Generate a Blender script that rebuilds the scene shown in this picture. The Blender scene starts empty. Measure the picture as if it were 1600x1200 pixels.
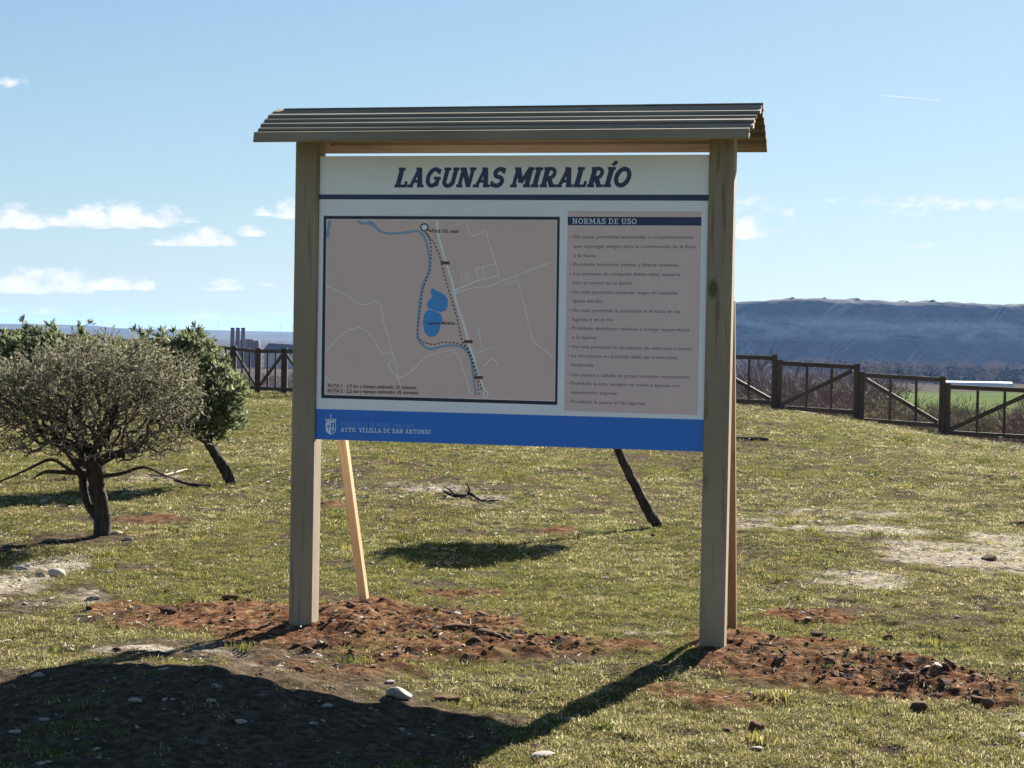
import bpy, bmesh, math, random
import numpy as np
from mathutils import Vector, Matrix, Euler

random.seed(7)
rng = np.random.default_rng(7)
SC = bpy.context.scene
COL = SC.collection

# ------------------------------------------------------------------ camera
CAM_H, CAM_F, CAM_PITCH, CAM_ROLL = 1.551, 2800.0, math.radians(1.5635), math.radians(1.0507)
cam = bpy.data.cameras.new('camera')
cam.sensor_width = 36.0
cam.lens = 36.0 * CAM_F / 1600.0
cam.clip_start = 0.05
cam.clip_end = 40000
cam_o = bpy.data.objects.new('camera', cam)
COL.objects.link(cam_o)
cam_o.matrix_world = (Matrix.Translation((0, 0, CAM_H)) @ Matrix.Rotation(math.pi / 2 - CAM_PITCH, 4, 'X')
                      @ Matrix.Rotation(CAM_ROLL, 4, 'Z'))
SC.camera = cam_o

# ------------------------------------------------------------------ exposure
vs = SC.view_settings
vs.view_transform = 'Standard'
vs.look = 'None'
vs.gamma = 1.0
vs.use_curve_mapping = False
vs.exposure = 1.95

# ------------------------------------------------------------------ sun and sky
SUN_EL, SUN_AZ = math.radians(27.6), math.radians(26.5)      # azimuth: clockwise from +Y
sun_dir = Vector((math.sin(SUN_AZ) * math.cos(SUN_EL), math.cos(SUN_AZ) * math.cos(SUN_EL), math.sin(SUN_EL)))
sun = bpy.data.lights.new('sun', 'SUN')
sun.energy = 5.0
sun.angle = math.radians(0.5)
sun.color = (1.0, 0.93, 0.82)
sun_o = bpy.data.objects.new('sun', sun)
COL.objects.link(sun_o)
sun_o.rotation_euler = sun_dir.to_track_quat('Z', 'Y').to_euler()

world = bpy.data.worlds.new('World')
SC.world = world
world.use_nodes = True
wt = world.node_tree
wn, wl = wt.nodes, wt.links
wn.clear()


def wmath(op, a, b=None, c=None, clamp=False):
    n = wn.new('ShaderNodeMath')
    n.operation = op
    n.use_clamp = clamp
    for i, v in enumerate((a, b, c)):
        if v is None:
            continue
        if isinstance(v, (int, float)):
            n.inputs[i].default_value = v
        else:
            wl.new(v, n.inputs[i])
    return n.outputs[0]


sky = wn.new('ShaderNodeTexSky')
sky.sky_type = 'NISHITA'
sky.sun_disc = False
sky.sun_elevation = SUN_EL
sky.sun_rotation = SUN_AZ
sky.altitude = 600
sky.air_density = 1.0
sky.dust_density = 0.3
sky.ozone_density = 2.0
SKY_STRENGTH = 0.05
tc = wn.new('ShaderNodeTexCoord')
sep = wn.new('ShaderNodeSeparateXYZ')
wl.new(tc.outputs['Generated'], sep.inputs[0])
ysafe = wmath('MAXIMUM', sep.outputs[1], 0.05)
u_ = wmath('DIVIDE', sep.outputs[0], ysafe)      # tangent of azimuth and elevation off north
v_ = wmath('DIVIDE', sep.outputs[2], ysafe)
cloud_uv = wn.new('ShaderNodeCombineXYZ')
wl.new(u_, cloud_uv.inputs[0])
wl.new(wmath('MULTIPLY', v_, 1.7), cloud_uv.inputs[1])


def wnoise(scale, detail, rough=0.6, dist=0.0, vec=None):
    n = wn.new('ShaderNodeTexNoise')
    n.inputs['Scale'].default_value = scale
    n.inputs['Detail'].default_value = detail
    n.inputs['Roughness'].default_value = rough
    n.inputs['Distortion'].default_value = dist
    wl.new(vec or cloud_uv.outputs[0], n.inputs['Vector'])
    return n.outputs[0]


n_big = wnoise(62, 9, 0.66, 0.3)
n_fine = wnoise(26, 6, 0.6)


def sky_uv(px, py):
    u, v = (px - 800) / CAM_F, (py - 600) / CAM_F
    c, s = math.cos(CAM_ROLL), math.sin(CAM_ROLL)
    a, b = u * c + v * s, -u * s + v * c
    d = Vector((a, math.cos(CAM_PITCH) - b * math.sin(CAM_PITCH) * 1.0, -b * math.cos(CAM_PITCH) - math.sin(CAM_PITCH)))
    return d.x / d.y, d.z / d.y


# cumulus banks: bearing, flat base, half width, height, softness
clouds = [(30, 352, 55, 34, 1), (95, 350, 45, 22, 1), (140, 352, 55, 36, 1), (200, 350, 50, 42, 1), (245, 350, 50, 32, 1), (290, 347, 30, 10, .7),
          (300, 382, 72, 18, .9), (325, 380, 32, 30, 1), (350, 381, 28, 16, .9), (388, 367, 26, 17, 1), (410, 335, 22, 14, .6), (462, 338, 36, 32, 1),
          (30, 453, 70, 36, 1), (100, 452, 60, 36, 1), (165, 450, 55, 22, 1), (222, 450, 22, 20, .9), (350, 451, 36, 18, 1), (325, 454, 20, 8, .8), (418, 446, 18, 7, .8),
          (70, 488, 45, 16, .62), (5, 486, 24, 10, .6), (180, 487, 22, 8, .55), (300, 518, 110, 34, .62), (345, 512, 40, 30, .62), (420, 512, 60, 14, .5), (170, 516, 90, 20, .5), (450, 494, 40, 10, .4),
          (1172, 368, 36, 40, 1), (1205, 362, 26, 16, .7), (1455, 388, 45, 9, .4), (1165, 330, 60, 40, .35)]
mask = None
for (px, py, rx, ry, st) in clouds:
    cu, cv = sky_uv(px, py)
    rx, ry = rx * 1.15, ry * 1.12
    du = wmath('DIVIDE', wmath('SUBTRACT', u_, cu), rx / CAM_F)
    dv = wmath('SUBTRACT', v_, cv)
    dv = wmath('MAXIMUM', wmath('DIVIDE', dv, ry / CAM_F), wmath('DIVIDE', dv, -ry * .22 / CAM_F))
    r2 = wmath('ADD', wmath('MULTIPLY', du, du), wmath('MULTIPLY', dv, dv))
    m = wmath('MULTIPLY', wmath('SUBTRACT', 1.0, r2), st)
    mask = m if mask is None else wmath('MAXIMUM', mask, m)
# thin streaks high up
for (px, py, rx, ry, st) in [(1480, 317, 230, 15, .62), (20, 130, 40, 12, .5), (1330, 330, 260, 30, .22)]:
    cu, cv = sky_uv(px, py)
    du = wmath('DIVIDE', wmath('SUBTRACT', u_, cu), rx / CAM_F)
    dv = wmath('DIVIDE', wmath('SUBTRACT', v_, cv), ry / CAM_F)
    r2 = wmath('ADD', wmath('MULTIPLY', du, du), wmath('MULTIPLY', dv, dv))
    mask = wmath('MAXIMUM', mask, wmath('MULTIPLY', wmath('SUBTRACT', 1.0, r2), st))
c_amt = wmath('ADD', wmath('MULTIPLY', mask, 1.35), wmath('MULTIPLY', wmath('SUBTRACT', n_big, .55), 3.6))
cov = wn.new('ShaderNodeMapRange')
cov.interpolation_type = 'SMOOTHSTEP'
wl.new(c_amt, cov.inputs[0])
cov.inputs[1].default_value = 0.05
cov.inputs[2].default_value = 1.2
gate = wmath('MULTIPLY', mask, 5.0, clamp=True)
alpha = wmath('MULTIPLY', cov.outputs[0], gate)
# a contrail
c1, c2 = sky_uv(1378, 149), sky_uv(1470, 157)
tx = wmath('DIVIDE', wmath('SUBTRACT', u_, c1[0]), c2[0] - c1[0])
line = wmath('ABSOLUTE', wmath('SUBTRACT', wmath('SUBTRACT', v_, c1[1]), wmath('MULTIPLY', tx, c2[1] - c1[1])))
inl = wmath('MULTIPLY', wmath('GREATER_THAN', tx, 0.0), wmath('LESS_THAN', tx, 1.0))
trail = wmath('MULTIPLY', wmath('MULTIPLY', wmath('SUBTRACT', 1.0, wmath('DIVIDE', line, 1.6 / CAM_F), clamp=True), inl), .7)
alpha = wmath('MAXIMUM', alpha, trail, clamp=True)
shade = wn.new('ShaderNodeMixRGB')
shade.inputs[1].default_value = (4.3, 4.6, 5.1, 1)
shade.inputs[2].default_value = (5.6, 5.65, 5.7, 1)
wl.new(wmath('MULTIPLY', wmath('SUBTRACT', wnoise(60, 5), .30), 3.2, clamp=True), shade.inputs[0])
# soft shoulder on the sky's radiance, the same over the whole dome
ssep = wn.new('ShaderNodeSeparateColor')
wl.new(sky.outputs[0], ssep.inputs[0])
tint = wn.new('ShaderNodeCombineColor')
for i, (g_, k_) in enumerate(((7.4, 11.2), (9.05, 11.5), (9.9, 11.2))):
    c_ = ssep.outputs[i]
    wl.new(wmath('DIVIDE', wmath('MULTIPLY', c_, g_), wmath('ADD', c_, k_)), tint.inputs[i])
mixc = wn.new('ShaderNodeMixRGB')
wl.new(alpha, mixc.inputs[0])
wl.new(tint.outputs[0], mixc.inputs[1])
wl.new(shade.outputs[0], mixc.inputs[2])
bg = wn.new('ShaderNodeBackground')
bg.inputs[1].default_value = SKY_STRENGTH
wl.new(mixc.outputs[0], bg.inputs[0])
wo = wn.new('ShaderNodeOutputWorld')
wl.new(bg.outputs[0], wo.inputs[0])

SC.cycles.max_bounces = 6
SC.cycles.transparent_max_bounces = 6
SC.cycles.volume_bounces = 0


# ------------------------------------------------------------------ helpers
def cam_ray(px, py):
    """direction of a photograph pixel, used as a surveying aid to find ground positions"""
    u, v = (px - 800) / CAM_F, (py - 600) / CAM_F
    c, s = math.cos(CAM_ROLL), math.sin(CAM_ROLL)
    a, b = u * c + v * s, -u * s + v * c
    cp, sp = math.cos(CAM_PITCH), math.sin(CAM_PITCH)
    return Vector((a, cp - b * sp, -sp - b * cp))


def G(px, py):
    d = cam_ray(px, py)
    t = CAM_H / -d.z
    for _ in range(12):
        x, y = d.x * t, d.y * t
        z = float(H(np.array([x]), np.array([y]), False)[0])
        t = t + ((CAM_H - z) / -d.z - t) * .6
    return d.x * t, d.y * t


def at(px, py, Y):
    d = cam_ray(px, py)
    t = Y / d.y
    return Vector((d.x * t, Y, CAM_H + d.z * t))


def tag(o, label=None, cat=None, group=None, kind=None):
    if label: o['label'] = label
    if cat: o['category'] = cat
    if group: o['group'] = group
    if kind: o['kind'] = kind
    return o


def link(o, parent=None):
    COL.objects.link(o)
    if parent: o.parent = parent
    return o


def empty(name, loc=(0, 0, 0), rz=0.0):
    o = bpy.data.objects.new(name, None)
    o.empty_display_size = .2
    COL.objects.link(o)
    o.location = loc
    o.rotation_euler = (0, 0, rz)
    return o


def mesh_obj(name, verts, faces, mats, parent=None, midx=None, smooth=False, do_link=True):
    me = bpy.data.meshes.new(name)
    verts = np.asarray(verts, dtype=np.float32)
    if isinstance(faces, np.ndarray):
        n, k = faces.shape
        me.vertices.add(len(verts))
        me.vertices.foreach_set('co', verts.ravel())
        me.loops.add(n * k)
        me.loops.foreach_set('vertex_index', faces.astype(np.int32).ravel())
        me.polygons.add(n)
        me.polygons.foreach_set('loop_start', np.arange(0, n * k, k, dtype=np.int32))
        me.update(calc_edges=True)
    else:
        me.from_pydata([tuple(v) for v in verts.tolist()], [], faces)
    for m in (mats if isinstance(mats, (list, tuple)) else [mats]):
        me.materials.append(m)
    if midx is not None:
        me.polygons.foreach_set('material_index', np.asarray(midx, dtype=np.int32))
    if smooth:
        me.polygons.foreach_set('use_smooth', np.ones(len(me.polygons), dtype=bool))
    me.update()
    o = bpy.data.objects.new(name, me)
    if do_link:
        link(o, parent)
    return o


def box_verts(x0, x1, y0, y1, z0, z1):
    return [(x0, y0, z0), (x1, y0, z0), (x1, y1, z0), (x0, y1, z0), (x0, y0, z1), (x1, y0, z1), (x1, y1, z1), (x0, y1, z1)]


BOXF = [(0, 3, 2, 1), (4, 5, 6, 7), (0, 1, 5, 4), (1, 2, 6, 5), (2, 3, 7, 6), (3, 0, 4, 7)]


def bevel_mesh(o, w, seg=1):
    bm = bmesh.new()
    bm.from_mesh(o.data)
    bmesh.ops.bevel(bm, geom=list(bm.edges), offset=w, segments=seg, affect='EDGES', profile=.6)
    bm.to_mesh(o.data)
    bm.free()


def beam(name, a, b, w, h, mat, parent=None, bev=.004, up=Vector((0, 0, 1)), uvname=None):
    """squared timber from a to b; its local Z runs along the grain"""
    a, b = Vector(a), Vector(b)
    L = (b - a).length
    z = (b - a).normalized()
    x = up.cross(z)
    if x.length < .05:
        x = Vector((1, 0, 0))
    x.normalize()
    y = z.cross(x)
    o = mesh_obj(name, box_verts(-w / 2, w / 2, -h / 2, h / 2, 0, L), BOXF, mat, parent)
    if bev:
        bevel_mesh(o, bev)
    M = Matrix((x, y, z)).transposed().to_4x4()
    M.translation = a
    o.matrix_local = M
    return o


# numpy value noise
_perm = rng.random((256, 256))


def vnoise(x, y, s, seed=0):
    x = x / s + seed * 17.31
    y = y / s + seed * 9.77
    xi, yi = np.floor(x).astype(int), np.floor(y).astype(int)
    fx, fy = x - xi, y - yi
    fx, fy = fx * fx * (3 - 2 * fx), fy * fy * (3 - 2 * fy)
    p = lambda a, b: _perm[a & 255, b & 255]
    return (p(xi, yi) * (1 - fx) + p(xi + 1, yi) * fx) * (1 - fy) + (p(xi, yi + 1) * (1 - fx) + p(xi + 1, yi + 1) * fx) * fy


def sm(t):
    t = np.clip(t, 0, 1)
    return t * t * (3 - 2 * t)


# ------------------------------------------------------------------ terrain shape
FENCE = [(-30.0, 50.0), (-15.0, 48.6), (-7.72, 45.8), (-4.48, 40.2), (3.2, 37.0), (5.3, 35.6), (7.0, 34.7), (8.6, 33.9), (10.2, 33.2), (30.0, 26.0)]
FX, FY = np.array([p[0] for p in FENCE]), np.array([p[1] for p in FENCE])
DIRT, SAND, SOIL = [], [], []      # (x, y, rx, ry, strength, roughness)


def blob(lst, px, py, rx, ry, st, rough=1.0):
    yh = 524.5 + (px - 800) * .0183
    Y = CAM_H * CAM_F / (py - yh)
    Y1, Y2 = CAM_H * CAM_F / (py + ry - yh), CAM_H * CAM_F / (py - ry - yh)
    lst.append(((px - 800) / CAM_F * Y, Y, rx / CAM_F * Y, (Y2 - Y1) / 2, st, rough))


for a in [(330, 965, 130, 22, 1, .6), (230, 955, 80, 12, .7, .5), (440, 985, 90, 30, .9, .6), (600, 975, 120, 34, 1, .9), (700, 975, 110, 22, .9, 1), (800, 1010, 150, 20, .8, 1),
          (640, 1020, 150, 22, .8, .8), (560, 1055, 110, 22, .55, .4), (960, 1015, 120, 12, .6, .8), (1160, 1010, 80, 22, .8, .6), (1270, 965, 70, 9, .9, .6),
          (1310, 1020, 110, 18, .7, .8), (1400, 1060, 120, 32, 1, 1.1), (1500, 1075, 90, 28, 1, 1.1), (1250, 1050, 110, 20, .7, 1), (720, 930, 60, 6, .6, .8),
          (240, 815, 60, 9, .35, .8), (520, 790, 25, 6, .3, .5),
          (1110, 1090, 90, 14, .4, .5), (880, 830, 25, 5, .6, .5)]:
    blob(DIRT, *a)
for a in [(1540, 868, 140, 20, 1), (1590, 845, 60, 12, .9), (1350, 828, 110, 8, .75), (1340, 906, 90, 11, .75), (1170, 825, 60, 8, .5), (1240, 815, 60, 6, .5),
          (1330, 800, 130, 6, .35), (40, 905, 55, 34, .8), (110, 940, 60, 12, .5), (640, 770, 80, 10, .5), (720, 785, 70, 9, .4),
          (1010, 985, 90, 8, .35), (1450, 668, 60, 6, .6), (1240, 655, 60, 3, .5), (250, 750, 60, 8, .4), (290, 1030, 110, 8, .6), (420, 1062, 90, 8, .5)]:
    blob(SAND, *a, 1.0)
_r = random.Random(5)
for _ in range(150):
    blob(SOIL, _r.uniform(-50, 1650), 650 + 540 * _r.random() ** 1.3, _r.uniform(10, 55), _r.uniform(2, 7), _r.uniform(.45, .9), 1.0)
for a in [(180, 1120, 330, 62, 1.0), (420, 1110, 230, 50, .95), (560, 1160, 200, 45, 1.0), (250, 1190, 420, 60, 1.0), (300, 1030, 140, 14, .5), (470, 1055, 120, 18, .6), (1180, 1150, 90, 30, .45), (1090, 1060, 110, 28, .6),  # bare earth; the wide lower-left blobs also deepen the board's shadow by colour
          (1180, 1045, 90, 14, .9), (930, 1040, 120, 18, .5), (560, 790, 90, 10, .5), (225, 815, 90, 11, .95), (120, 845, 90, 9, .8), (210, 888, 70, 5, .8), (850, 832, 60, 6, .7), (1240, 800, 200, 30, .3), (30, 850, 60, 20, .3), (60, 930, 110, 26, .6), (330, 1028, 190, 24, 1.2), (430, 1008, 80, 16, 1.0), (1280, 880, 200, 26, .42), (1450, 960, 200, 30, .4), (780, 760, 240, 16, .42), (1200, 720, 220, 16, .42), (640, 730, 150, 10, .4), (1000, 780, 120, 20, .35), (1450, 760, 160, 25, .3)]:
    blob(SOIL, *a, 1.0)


def fields(x, y, lst, seed):
    n = vnoise(x, y, .35, seed) * .6 + vnoise(x, y, .11, seed + 3) * .4
    v = np.zeros_like(x)
    r = np.zeros_like(x)
    for (cx, cy, rx, ry, st, ro) in lst:
        d2 = ((x - cx) / (rx * 1.25)) ** 2 + ((y - cy) / (ry * 1.25)) ** 2
        e = st * np.clip(1.25 - d2, 0, 1)
        v = np.maximum(v, e)
        r = np.maximum(r, e * ro)
    k = sm((v + (n - .5) * 1.3 * (v > 0)) / .8)
    return np.where(v > 0, k, 0), r


def fence_y(x):
    return np.interp(x, FX, FY)


def H(x, y, fine=True):
    x = np.asarray(x, float)
    y = np.asarray(y, float)
    b = sm((y - 17) / 17)
    lat = np.interp(x, [-14, -9, -6, 0, 4.0, 5.5, 8.7, 12, 30], [.5, .16, .09, .2, .26, .17, -.27, -.5, -.6])
    z = b * lat
    z = z + .145 * np.exp(-((x + 1.5) / .80) ** 2 - ((y - 7.2) / 1.0) ** 2) + .018 * np.exp(-((x - 1.05) / .5) ** 2 - ((y - 8.72) / .34) ** 2)
    z = z + (vnoise(x, y, 2.6, 1) - .5) * .05 * sm((y - 10) / 5) + (vnoise(x, y, .7, 2) - .5) * .022
    d = y - fence_y(x)
    near = 1 - sm(d / 60)
    drop = -15.0 * sm((d - .8) / 110) - .9 * sm((d - .8) / 4)
    z = z * near + drop
    far = sm(d / 80)
    z = z + far * (vnoise(x, y, 60, 5) - .5) * 1.2
    if fine:
        m = (y < 30)
        f = (vnoise(x, y, .16, 6) - .5) * .030 + (vnoise(x, y, .06, 7) - .5) * .018
        dr, ro = fields(x, y, DIRT, 11)
        f = f + dr * (.012 + ro * ((vnoise(x, y, .20, 18) - .35) * .045 + (vnoise(x, y, .09, 8) - .35) * .035 + (vnoise(x, y, .035, 9) - .4) * .018))
        z = z + f * m
    return z


def hz(x, y):
    return float(H(np.array([x]), np.array([y]))[0])


# ------------------------------------------------------------------ materials
def new_mat(name):
    m = bpy.data.materials.new(name)
    m.use_nodes = True
    m.node_tree.nodes.clear()
    return m, m.node_tree.nodes, m.node_tree.links


class NT:
    def __init__(s, name):
        s.m, s.n, s.l = new_mat(name)
        s.out = s.n.new('ShaderNodeOutputMaterial')
        s.tc = s.n.new('ShaderNodeTexCoord')

    def put(s, sock, v):
        if v is None: return
        if isinstance(v, (int, float)):
            sock.default_value = v
        elif isinstance(v, (tuple, list)):
            sock.default_value = tuple(v) + ((1,) if len(v) == 3 and len(sock.default_value) == 4 else ())
        else:
            s.l.new(v, sock)

    def noise(s, scale, detail=4, rough=.55, vec=None, dist=0, out=0):
        n = s.n.new('ShaderNodeTexNoise')
        s.put(n.inputs['Vector'], vec or s.tc.outputs['Object'])
        n.inputs['Scale'].default_value = scale
        n.inputs['Detail'].default_value = detail
        n.inputs['Roughness'].default_value = rough
        n.inputs['Distortion'].default_value = dist
        return n.outputs[out]

    def mapping(s, scale, vec=None, rot=(0, 0, 0)):
        n = s.n.new('ShaderNodeMapping')
        s.put(n.inputs['Vector'], vec or s.tc.outputs['Object'])
        n.inputs['Scale'].default_value = scale
        n.inputs['Rotation'].default_value = rot
        return n.outputs[0]

    def ramp(s, fac, stops, interp='LINEAR'):
        n = s.n.new('ShaderNodeValToRGB')
        n.color_ramp.interpolation = interp
        s.put(n.inputs[0], fac)
        e = n.color_ramp.elements
        while len(e) < len(stops): e.new(.5)
        for i, (p, c) in enumerate(stops):
            e[i].position = p
            e[i].color = tuple(c) + (1,) if not isinstance(c, (int, float)) else (c, c, c, 1)
        return n.outputs[0]

    def mix(s, f, a, b, mode='MIX'):
        n = s.n.new('ShaderNodeMixRGB')
        n.blend_type = mode
        s.put(n.inputs[0], f)
        s.put(n.inputs[1], a)
        s.put(n.inputs[2], b)
        return n.outputs[0]

    def math(s, op, a, b=None, clamp=False):
        n = s.n.new('ShaderNodeMath')
        n.operation = op
        n.use_clamp = clamp
        s.put(n.inputs[0], a)
        s.put(n.inputs[1], b)
        return n.outputs[0]

    def attr(s, name, out='Fac'):
        n = s.n.new('ShaderNodeAttribute')
        n.attribute_name = name
        return n.outputs[out]

    def bump(s, h, strength=.5, dist=.01):
        n = s.n.new('ShaderNodeBump')
        s.put(n.inputs['Height'], h)
        n.inputs['Strength'].default_value = strength
        n.inputs['Distance'].default_value = dist
        return n.outputs[0]

    def rand(s):
        return s.n.new('ShaderNodeObjectInfo').outputs['Random']

    def bsdf(s, color, rough=.7, bump=None, spec=.3, metal=0, **kw):
        n = s.n.new('ShaderNodeBsdfPrincipled')
        s.put(n.inputs['Base Color'], color)
        s.put(n.inputs['Roughness'], rough)
        n.inputs['Specular IOR Level'].default_value = spec
        n.inputs['Metallic'].default_value = metal
        if bump: s.l.new(bump, n.inputs['Normal'])
        s.l.new(n.outputs[0], s.out.inputs[0])
        return n

    def leaf(s, color, trans=.4, rough=.45, tcol=None):
        d = s.n.new('ShaderNodeBsdfPrincipled')
        s.put(d.inputs['Base Color'], color)
        d.inputs['Roughness'].default_value = rough
        d.inputs['Specular IOR Level'].default_value = .06
        t = s.n.new('ShaderNodeBsdfTranslucent')
        s.put(t.inputs[0], tcol or color)
        mx = s.n.new('ShaderNodeMixShader')
        mx.inputs[0].default_value = trans
        s.l.new(d.outputs[0], mx.inputs[1])
        s.l.new(t.outputs[0], mx.inputs[2])
        s.l.new(mx.outputs[0], s.out.inputs[0])
        return s.m


def wood(name, c1, c2, c3, grain=38, knots=True, rough=.75, spec=.25):
    t = NT(name)
    shift = t.n.new('ShaderNodeVectorMath')
    shift.operation = 'ADD'
    t.l.new(t.tc.outputs['Object'], shift.inputs[0])
    cmb = t.n.new('ShaderNodeCombineXYZ')
    r = t.rand()
    t.put(cmb.inputs[2], t.math('MULTIPLY', r, 31.0))
    t.put(cmb.inputs[0], t.math('MULTIPLY', r, 3.7))
    t.l.new(cmb.outputs[0], shift.inputs[1])
    v = shift.outputs[0]
    g = t.noise(grain, 5, .6, t.mapping((1, 1, .05), v), .6)
    b = t.noise(4, 3, .5, t.mapping((1, 1, .35), v))
    col = t.mix(g, c1, c2)
    col = t.mix(t.ramp(b, [(.35, 0.), (.7, .75)]), col, c3)
    col = t.mix(t.ramp(g, [(.28, .75), (.42, 0.)]), col, tuple(c * .35 for c in c1))
    if knots:
        vo = t.n.new('ShaderNodeTexVoronoi')
        t.put(vo.inputs['Vector'], t.mapping((4.2, 4.2, 2.1), v))
        vo.inputs['Scale'].default_value = 1.0
        kn = t.ramp(vo.outputs['Distance'], [(.07, .9), (.13, 0.)])
        col = t.mix(kn, col, tuple(c * .32 for c in c1))
    t.bsdf(col, rough, t.bump(g, .35, .003), spec)
    return t.m


M = {}
M['post'] = wood('treated_post_wood', (.30, .245, .17), (.38, .31, .22), (.22, .185, .125))
M['roof'] = wood('roof_wood', (.28, .22, .15), (.36, .285, .20), (.20, .155, .105))
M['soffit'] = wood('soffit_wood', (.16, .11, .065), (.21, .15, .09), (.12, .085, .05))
M['strut'] = wood('fresh_pine', (.66, .46, .26), (.72, .52, .31), (.58, .38, .20))
M['strut2'] = wood('red_pine', (.24, .135, .07), (.30, .17, .09), (.19, .10, .05))
M['fence'] = wood('dark_fence_wood', (.085, .058, .042), (.12, .082, .06), (.06, .042, .032), grain=22, knots=False, rough=.7, spec=.15)

# bark
t = NT('bark')
v = t.mapping((1, 1, .22))
g = t.noise(34, 6, .65, v, .8)
t.bsdf(t.ramp(g, [(.3, (.02, .015, .012)), (.55, (.06, .047, .038)), (.75, (.13, .105, .085))]), .9, t.bump(g, 1.0, .02), .15)
M['bark'] = t.m
t = NT('twig_bark')
g = t.noise(9, 3)
t.bsdf(t.ramp(g, [(.35, (.075, .054, .042)), (.65, (.22, .165, .13))]), .85, None, .2)
M['twig'] = t.m
t = NT('bare_twig')
g = t.noise(2.0, 3)
t.bsdf(t.mix(t.rand(), t.ramp(g, [(.35, (.12, .078, .064)), (.65, (.25, .17, .14))]), (.17, .125, .095)), .85, None, .2)
M['bare'] = t.m
t = NT('dead_wood')
g = t.noise(30, 4)
t.bsdf(t.ramp(g, [(.35, (.20, .165, .125)), (.65, (.46, .40, .32))]), .8, None, .2)
M['dead'] = t.m

# leaves
t = NT('grey_green_leaf')
g = t.noise(26, 2)
c = t.ramp(g, [(.3, (.075, .080, .045)), (.5, (.155, .155, .095)), (.72, (.38, .355, .27))])
M['olive_leaf'] = t.leaf(c, .40, .65)
t = NT('pine_needle')
g = t.noise(14, 2)
c = t.ramp(g, [(.3, (.075, .095, .045)), (.55, (.16, .185, .095)), (.75, (.33, .35, .22))])
M['pine_leaf'] = t.leaf(c, .5, .5)

# grass blades
def grass_mat(name, cols):
    t = NT(name)
    return t.leaf(t.ramp(t.rand(), cols), .45, .6)


M['grass_a'] = grass_mat('green_grass', [(0., (.062, .082, .016)), (.5, (.15, .15, .037)), (1., (.27, .235, .075))])
M['grass_b'] = grass_mat('straw_grass', [(0., (.14, .12, .05)), (.5, (.29, .25, .12)), (1., (.54, .49, .30))])
M['grass_c'] = grass_mat('dead_grass', [(0., (.05, .045, .02)), (.5, (.09, .08, .035)), (1., (.14, .12, .055))])


# ground: colour is driven by what lies there (turf, dug red earth, pale sand)
t = NT('meadow_ground')
pos = t.tc.outputs['Object']
n1 = t.noise(.55, 5, .6, pos)
n2 = t.noise(6, 6, .65, pos)
n3 = t.noise(38, 5, .7, pos)
turf = t.ramp(n2, [(.30, (.035, .030, .014)), (.44, (.085, .074, .034)), (.58, (.14, .12, .058)), (.75, (.24, .205, .11))])
turf = t.mix(t.ramp(n1, [(.40, 0.), (.60, .75)]), turf, t.ramp(n3, [(.35, (.06, .075, .02)), (.65, (.14, .155, .05))]))
turf = t.mix(t.ramp(n3, [(.34, .9), (.47, 0.)]), turf, (.022, .018, .010))
earth = t.ramp(t.noise(17, 6, .65, pos), [(.30, (.033, .016, .010)), (.46, (.098, .050, .029)), (.60, (.20, .115, .068)), (.78, (.38, .275, .19))])
sand = t.ramp(t.noise(24, 6, .7, pos), [(.30, (.12, .10, .075)), (.46, (.30, .26, .21)), (.60, (.47, .42, .35)), (.78, (.64, .58, .50))])
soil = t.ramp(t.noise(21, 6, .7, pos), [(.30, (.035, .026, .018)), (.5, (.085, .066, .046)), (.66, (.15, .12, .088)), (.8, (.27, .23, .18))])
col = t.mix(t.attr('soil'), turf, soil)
col = t.mix(t.attr('sand'), col, sand)
col = t.mix(t.attr('dirt'), col, earth)
valley = t.ramp(t.noise(.012, 6, .62, pos), [(.36, (.05, .038, .028)), (.5, (.085, .066, .048)), (.62, (.075, .07, .038)), (.75, (.15, .125, .09))])
col = t.mix(t.attr('valley'), col, valley)
col = t.mix(t.attr('crop'), col, t.ramp(t.noise(.03, 3, .5, pos), [(.3, (.075, .10, .022)), (.7, (.11, .135, .035))]))
t.bsdf(col, .95, t.bump(t.math('ADD', n3, t.math('MULTIPLY', n2, 1.5)), 1.0, .02), 0.0)
M['ground'] = t.m

t = NT('clod_earth')
g = t.noise(30, 5, .65)
t.bsdf(t.mix(t.rand(), t.ramp(g, [(.3, (.045, .024, .016)), (.7, (.12, .066, .043))]), t.ramp(g, [(.3, (.10, .055, .033)), (.7, (.25, .145, .09))])), .95, t.bump(g, .8, .01), .08)
M['clod'] = t.m
t = NT('pebble_stone')
g = t.noise(22, 5, .65)
t.bsdf(t.mix(t.rand(), t.ramp(g, [(.3, (.16, .13, .105)), (.7, (.34, .29, .24))]), t.ramp(g, [(.3, (.26, .23, .195)), (.7, (.50, .455, .40))])), .8, t.bump(g, .4, .006), .25)
M['stone'] = t.m

# printed panel
def flat(name, c, rough=.35, spec=.45, var=.06, emit=None):
    t = NT(name)
    g = t.noise(3, 3)
    t.bsdf(t.mix(g, tuple(x * (1 - var) for x in c), tuple(min(1, x * (1 + var)) for x in c)), rough, None, spec)
    return t.m


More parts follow.
